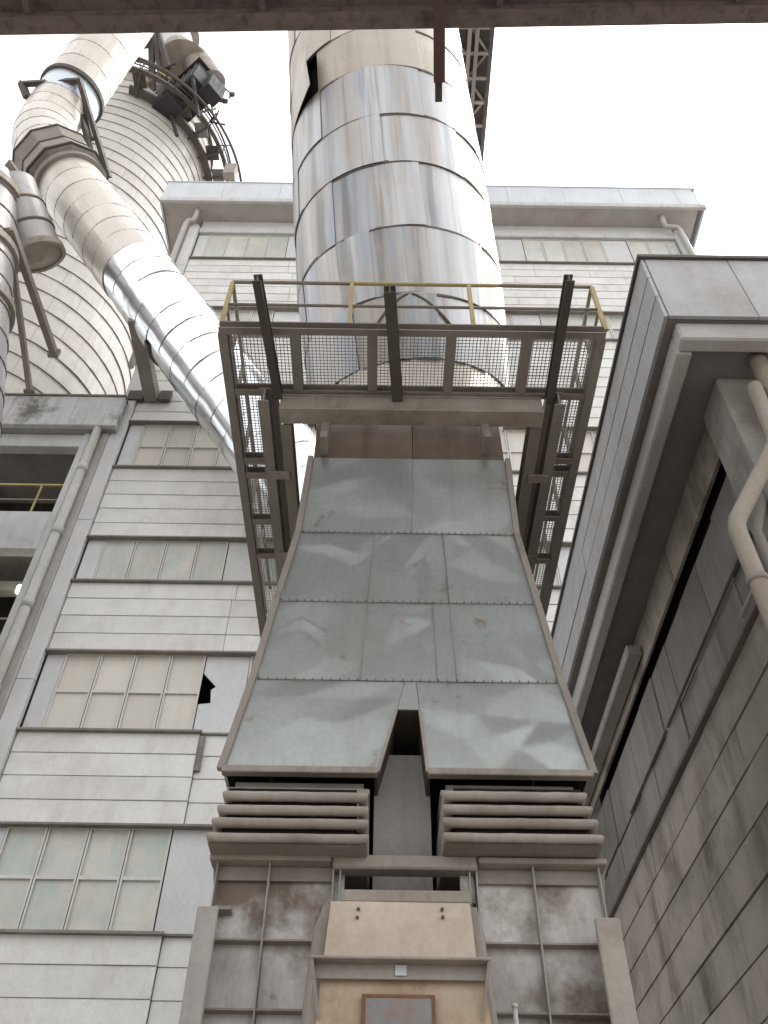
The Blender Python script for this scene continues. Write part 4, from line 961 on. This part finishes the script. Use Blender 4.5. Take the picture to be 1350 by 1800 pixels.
# ================================================================== EXPANSION JOINTS (bellows)
def bellows(ul, ur, label):
    yq = YH-.42
    b0 = thing('expansion_joint', label, 'expansion joint', (0, 0, 0)); xs0, xs1 = PY(ul+8, 1420, yq).x, PY(ur, 1420, yq).x
    ORG[b0.name] = V(((xs0+xs1)/2, YH+1, PY(ul, 1500, YH).z)); b0.location = ORG[b0.name]
    yk = YBK-.2
    vsl = [1396, 1420, 1443, 1470]
    sl = (1 if ul < 600 else 1)
    ztop = bz-.1
    # throat between hood and bellows
    xt0, xt1 = xs0+.09, xs1-.07
    box('throat', (xt0, YH+.12, PY(500, 1392, yq).z-.1), (xt1, yk-.1, bz-.06), STEEL, b0)
    box('throat_flange', (xt0-.06, YH+.02, bz-.22), (xt1+.06, yk, bz-.16), DUSTY, b0, bev=.01)
    box('throat_flange', (xt0-.03, YH+.06, bz-.34), (xt1+.03, yk, bz-.3), STEEL, b0, bev=.01)
    um = (ul+ur)/2
    zc_ = [PY(um, v, yq).z for v in vsl]
    grow = [.07, .045, .02, 0]
    for k, z in enumerate(zc_):
        xa_, xb_ = xs0+grow[k]*(1.2 if ul < 600 else .2), xs1-grow[k]*(1.2 if ul > 600 else .2); r = .05
        vs = []; fs = []; n = 10
        NS = 14; loop = [(xa_+(xb_-xa_)*i/NS, yq) for i in range(NS+1)]+[(xb_, yk), (xa_, yk)]; cxm = ((xa_+xb_)/2, (yq+yk)/2)
        for (x, y) in loop:
            sx, sy = (1 if x >= xb_-.001 else -1 if x <= xa_+.001 else 0), (1 if y > cxm[1] else -1)
            jz, jy = hr.uniform(-.0015, .0015), hr.uniform(-.003, .003)
            for i in range(n):
                a = -math.pi*.75+1.5*math.pi*i/(n-1); o_ = r*math.cos(a); vs.append((x+sx*(o_-r), y+sy*(o_-r)+jy, z+r*math.sin(a)*.9+jz))
        LN = len(loop)
        for i in range(LN):
            for j in range(n-1): fs.append((i*n+j, ((i+1) % LN)*n+j, ((i+1) % LN)*n+j+1, i*n+j+1))
        add('convolution', vs, fs, DUSTY, b0, smooth=True)
    box('inner_sleeve', (xs0+.12, yq+.09, zc_[-1]-.0), (xs1-.12, yk-.1, zc_[0]+.1), GAPSHADE, b0)
    # skirt that slopes back in to the casing
    zl = PY(um, 1512, YH-.05).z; i0 = .14
    zt = zc_[-1]-.06
    hexa('skirt', [(xs0+i0*(1 if ul < 600 else .2), YH-.06, zl), (xs1-i0*(1 if ul > 600 else .2), YH-.06, zl), (xs1-.1, yk, zl), (xs0+.1, yk, zl),
                   (xs0+.02, yq+.02, zt), (xs1-.02, yq+.02, zt), (xs1-.02, yk, zt), (xs0+.02, yk, zt)], STEEL, b0)
    return xs0, xs1, zl
bL = bellows(362, 650, 'left ribbed expansion joint below the hood, beside the plank building')
bR = bellows(768, 1053, 'right ribbed expansion joint below the hood, beside the annex wall')

# ================================================================== LOWER CASING
zl = bL[2]
cs_ = thing('duct_casing', 'stained plate casing with stiffener ribs under the two expansion joints', 'casing', (.3, YH+1, 0))
cr = random.Random(8)
xA, xB = PY(385, 1520, YH).x, PY(1047, 1520, YH).x
xm0, xm1 = PY(590, 1520, YH).x, PY(832, 1520, YH).x
zlow = .2
zh1 = PY(480, 1660, YH).z; zh2 = PY(480, 1782, YH).z; zh3 = zh2-.8; zh4 = zh3-.9
zlev = [zl-.12, zh1, zh2, zh3, zh4, zlow]
colsx = [xA, PY(470, 1590, YH).x, xm0, None, xm1, PY(940, 1590, YH).x, xB]
for a, b in ((colsx[0], colsx[1]), (colsx[1], colsx[2]), (colsx[4], colsx[5]), (colsx[5], colsx[6])):
    for z1_, z0_ in zip(zlev, zlev[1:]):
        sheet('casing_plate', [V((a, YH, z0_)), V((b, YH, z0_)), V((b, YH, z1_)), V((a, YH, z1_))], CASE, cs_, cr, amp=.02, nc=3, nx=10, ny=10, thick=.02)
for x in (colsx[1], xm0-.01, xm0+.05, colsx[5], xm1+.01, xm1-.05, xA+.01, xB-.01):
    bar('stiffener_rib', V((x, YH-.06, zlow)), V((x, YH-.06, zl-.02)), .012, .12, CONC if x not in (xA+.01,) else STEEL, cs_, up=(0, 1, 0))
for z in (zh1, zh2, zh3):
    for a, b in ((xA, xm0-.02), (xm1+.02, xB)):
        bar('stiffener_shelf', V((a, YH-.05, z)), V((b, YH-.05, z)), .1, .015, DUSTY, cs_)
bar('top_flange', V((xA-.06, YH-.08, zl-.03)), V((xm0-.03, YH-.08, zl-.03)), .2, .05, DUSTY, cs_, bev=.01)
bar('top_flange', V((xm1+.03, YH-.08, zl-.03)), V((xB+.06, YH-.08, zl-.03)), .2, .05, DUSTY, cs_, bev=.01)
bar('top_band', V((xA, YH-.03, zl-.12)), V((xm0-.02, YH-.03, zl-.12)), .03, .12, STEEL, cs_)
bar('top_band', V((xm1+.02, YH-.03, zl-.12)), V((xB, YH-.03, zl-.12)), .03, .12, STEEL, cs_)
zt2 = PY(710, 1508, YH-.1).z; zt3 = PY(710, 1532, YH-.1).z
box('bridge_beam', (xm0-.02, YH-.16, zt3), (xm1+.02, YH+.02, zt2), DUSTY, cs_, bev=.015)
z4, z5 = PY(710, 1563, YH-.3).z, PY(710, 1588, YH-.3).z
box('bridge_beam', (xm0+.06, YH-.3, z5), (xm1-.06, YH-.05, z4), DUSTY, cs_, bev=.02)
for u0_, u1_ in ((588, 606), (808, 832)):
    box('jamb_plate', (PY(u0_, 1545, YH).x, YH-.04, z4), (PY(u1_, 1545, YH).x, YH+.02, zt3-.002), CASE, cs_)
box('inner_plate', (PY(655, 1545, YH+.5).x, YH+.45, z5), (PY(760, 1545, YH+.5).x, YH+.5, PY(700, 1332, YH+.5).z), CONC, cs_)
box('inner_void', (xm0, YH+1.0, zlow), (xm1, YH+1.1, zt2+.3), GAPSHADE, cs_)  # black sheet, the dark of the opening put into its colour
box('side_plate', (xA-.0, YH+.03, zlow), (xA+.04, YBK, zl-.05), CASE, cs_)
box('side_plate', (xB-.04, YH+.03, zlow), (xB, YBK, zl-.05), CASE, cs_)
bar('lug', V((PY(392, 1607, YH).x-.05, YH-.08, PY(392, 1607, YH).z)), V((PY(392, 1607, YH).x+.08, YH-.08, PY(392, 1607, YH).z)), .12, .03, STEEL, cs_)
for s, u in ((-1, 378), (1, 1060)):
    c = PY(u, 1535, YH+.1); bar('side_bracket', c+V((0, 0, .1)), c+V((.06*-s, 0, -.25)), .05, .1, STEEL, cs_, up=(0, 1, 0))
# side posts
for (ua, va, ub, vb, lab) in ((346, 1800, 384, 1592, 'pale upright plate beside the left side of the stained casing'), (1046, 1800, 1066, 1612, 'tan upright plate beside the right side of the stained casing')):
    ya = YH-.35
    pt = PY(ub if ua < 600 else 1052, vb, ya)
    xw = .17 if ua < 600 else .2
    xx0 = pt.x-xw if ua < 600 else pt.x-.03
    o = thing('upright_plate', lab, 'post', (xx0+xw/2, ya, 0))
    box('plate', (xx0, ya, .05), (xx0+xw, ya+.05, pt.z), CONC if ua < 600 else DUSTY, o, bev=.01)
    box('web', (xx0+xw*.45, ya+.051, .05), (xx0+xw*.55, ya+.3, pt.z-.02), STEEL, o)

# ================================================================== FAN HOUSING (cream, front centre)
YF = 6.5
fh = thing('fan_housing', 'cream painted tapered housing with a cross beam at the bottom centre', 'housing', (PY(708, 1700, YF).x, YF+.4, 0))
def quadbox(nm, q, dy, mt, bev=.01): 
    p = [V(c) for c in q]; return hexa(nm, [p[0], p[1], p[1]+V((0, dy, 0)), p[0]+V((0, dy, 0)), p[3], p[2], p[2]+V((0, dy, 0)), p[3]+V((0, dy, 0))], mt, fh, bev)
frg = random.Random(2)
sheet('upper_panel', [PY(568, 1690, YF), PY(838, 1690, YF), PY(826, 1588, YF), PY(582, 1584, YF)], CREAM, fh, frg, amp=.05, nc=4, thick=.02)
sheet('lower_panel', [PY(552, 1830, YF), PY(868, 1832, YF), PY(852, 1722, YF), PY(564, 1718, YF)], ORANGE, fh, frg, amp=.03, nc=4, thick=.02)
a, b = PY(552, 1830, YF), PY(868, 1832, YF)
quadbox('base_panel', [V((a.x-.35, YF, .1)), V((b.x+.35, YF, .1)), b+V((0, 0, -.02)), V((a.x, YF, b.z-.02))], .05, ORANGE)
# body behind the panels
c0_, c1_b = PY(568, 1590, YF), PY(832, 1590, YF)
hexa('housing_body', [V((a.x-.34, YF+.06, .1)), V((b.x+.34, YF+.06, .1)), V((b.x+.42, YF+.85, .1)), V((a.x-.42, YF+.85, .1)),
                      V((c0_.x+.0, YF+.06, c0_.z+.02)), V((c1_b.x+.03, YF+.06, c0_.z+.02)), V((c1_b.x+.16, YF+.8, c0_.z+.1)), V((c0_.x-.12, YF+.8, c0_.z+.1))], DUSTY, fh)
za, zb_ = PY(705, 1684, YF-.12).z, PY(705, 1716, YF-.12).z
xl_, xr_ = PY(546, 1690, YF-.12).x, PY(862, 1695, YF-.12).x
box('cross_beam', (xl_, YF-.16, za-.02), (xr_, YF-.02, za), DUSTY, fh, bev=.005)
box('cross_beam_web', (xl_+.01, YF-.06, zb_), (xr_-.01, YF-.035, za-.021), STEEL, fh)
box('beam_tag', (PY(695, 1694, YF-.1).x, YF-.075, zb_+.02), (PY(715, 1694, YF-.1).x, YF-.061, za-.03), CONCL, fh)
for s, x in ((-1, xl_), (1, xr_)):
    add('gusset', [V((x, YF-.15, za-.022)), V((x, YF-.02, za-.022)), V((x-s*.06, YF-.02, za-.36)), V((x-s*.02, YF-.15, za-.022)), V((x-s*.02, YF-.02, za-.022)), V((x-s*.08, YF-.02, za-.36))], [(0, 1, 2), (3, 5, 4), (0, 3, 4, 1), (1, 4, 5, 2), (2, 5, 3, 0)], STEEL, fh)
for u, v in ((630, 1600), (628, 1615), (777, 1600), (778, 1614), (622, 1711), (784, 1719)):
    c = PY(u, v, YF); tube('bolt', [c+V((0, -.03, 0)), c+V((0, .02, 0))], .012, STEELD, fh, 8)
pa_, pb_ = PY(640, 1850, YF-.02), PY(758, 1757, YF-.02)
box('nameplate', (pa_.x, YF-.045, pa_.z), (pb_.x, YF-.03, pb_.z), mat('worn_grey_plate', (0.22, 0.22, 0.225), (0.25, 0.235, 0.22), (0.32, 0.15, 0.07), rough=.6, streak=.5, blotch=.5, scale=6, bscale=5, sscale=10, kz=.5), fh)
fx0, fx1, fz0, fz1 = pa_.x, pb_.x, pa_.z, pb_.z
for lo, hi in (((fx0-.025, fz0), (fx0, fz1+.02)), ((fx1, fz0), (fx1+.025, fz1+.02)), ((fx0+.001, fz1), (fx1-.001, fz1+.02))):
    box('nameplate_edge', (lo[0], YF-.05, lo[1]), (hi[0], YF-.028, hi[1]), RUST, fh)
rp = thing('stub_rod', 'short pale rod standing beside the cream housing at the bottom edge', 'rod', PY(905, 1800, YF+.3)-V((0, 0, 1)))
c = PY(905, 1772, YF+.3); tube('rod', [V((c.x, c.y, c.z-2.0)), c], .018, CONCL, rp, 8); tube('cap', [c+V((0, 0, .001)), c+V((0, 0, .025))], .024, CONCL, rp, 8)

# ================================================================== OVERHEAD BEAM (top of the picture), with a deck added behind to block sky
ob = thing('overhead_beam_sky_block', 'dark rust-streaked steel beam crossing the top of the picture, with an added deck behind that blocks the sky', 'bridge', (0, 0, zc(12)))
zo = zc(12.0)
eL, eR = PZ(0, 62, zo), PZ(1350, 41, zo)
dxy = (eR-eL); pL = eL-dxy*2; pR = eR+dxy*2
nb = V((dxy.y, -dxy.x, 0)).normalized()      # towards the viewer
def deckbox(nm, o0, o1, z0, z1, mt): hexa(nm, [pL+nb*o1+V((0, 0, z0)), pR+nb*o1+V((0, 0, z0)), pR+nb*o0+V((0, 0, z0)), pL+nb*o0+V((0, 0, z0)),
                                             pL+nb*o1+V((0, 0, z1)), pR+nb*o1+V((0, 0, z1)), pR+nb*o0+V((0, 0, z1)), pL+nb*o0+V((0, 0, z1))], mt, ob)
deckbox('edge_girder', .05, .144, .03, .9, OVER)
deckbox('girder_flange', 0, .2, 0, .028, OVER)
deckbox('deck_plate', .145, 7.2, .5, .57, OVER)  # deck over the viewer, added to keep sky off the hood and yard
deckbox('edge_girder', 7.2, 7.4, 0, .9, OVER)  # unseen rear edge of the added deck
for k in range(16):
    c = pL.lerp(pR, (k+.5)/16); bar('cross_rib', c+nb*.15+V((0, 0, .42)), c+nb*7.15+V((0, 0, .42)), .08, .19, OVER, ob)  # ribs under the added sky-blocking deck
cm = thing('steel_channel', 'red-brown steel channel sticking out below the overhead beam', 'channel', PZ(772, 60, zo-.12))
a = PZ(772, -60, zo-.12); b = PZ(772, 142, zo-.12); channel('channel_bar', a, b, .14, .16, BROWN, cm)
a = PZ(771, 60, zo-.13); b = PZ(771, 178, zo-.13); bar('inner_bar', a+V((0, 0, .02)), b+V((0, 0, .02)), .09, .1, STEELD, cm)

# ================================================================== CONVEYOR GALLERY (upper right, behind the round duct)
zg = zc(50.5)
gR = PZ(870, 50, zg); gL = PZ(800, 50, zg)
cg = thing('conveyor_gallery', 'dark lattice-braced conveyor gallery high behind the right of the round duct', 'conveyor gallery', (gR.x, 14, zg))
xr_, xl_ = gR.x, gR.x-3.4; y0_, y1_ = 4.0, 24.0
box('deck_plate', (xl_, y0_, zg+.35), (xr_-.2, y1_, zg+.45), STEELD, cg)
box('side_cladding', (xr_-.1, y0_, zg+.3), (xr_-.02, y1_, zg+2.6), STEELD, cg)
for x in (xl_, xl_+2.1, xr_-.9, xr_-.12): bar('chord', (x, y0_, zg), (x, y1_, zg), .2, .25, STEEL if x < xr_-.2 else STEELD, cg)
y = y0_; k = 0
while y < y1_-1:
    bar('cross_strut', (xl_+.1, y, zg+.02), (xr_-.2, y, zg+.02), .16, .16, DUSTY, cg)
    bar('diagonal', (xl_+2.15 if k % 2 else xr_-.25, y, zg+.14), (xr_-.25 if k % 2 else xl_+2.15, y+1.25, zg+.14), .12, .1, DUSTY, cg)
    bar('diagonal', (xl_+.1 if k % 2 else xl_+2.0, y, zg+.14), (xl_+2.0 if k % 2 else xl_+.1, y+1.25, zg+.14), .12, .1, DUSTY, cg); y += 1.25; k += 1
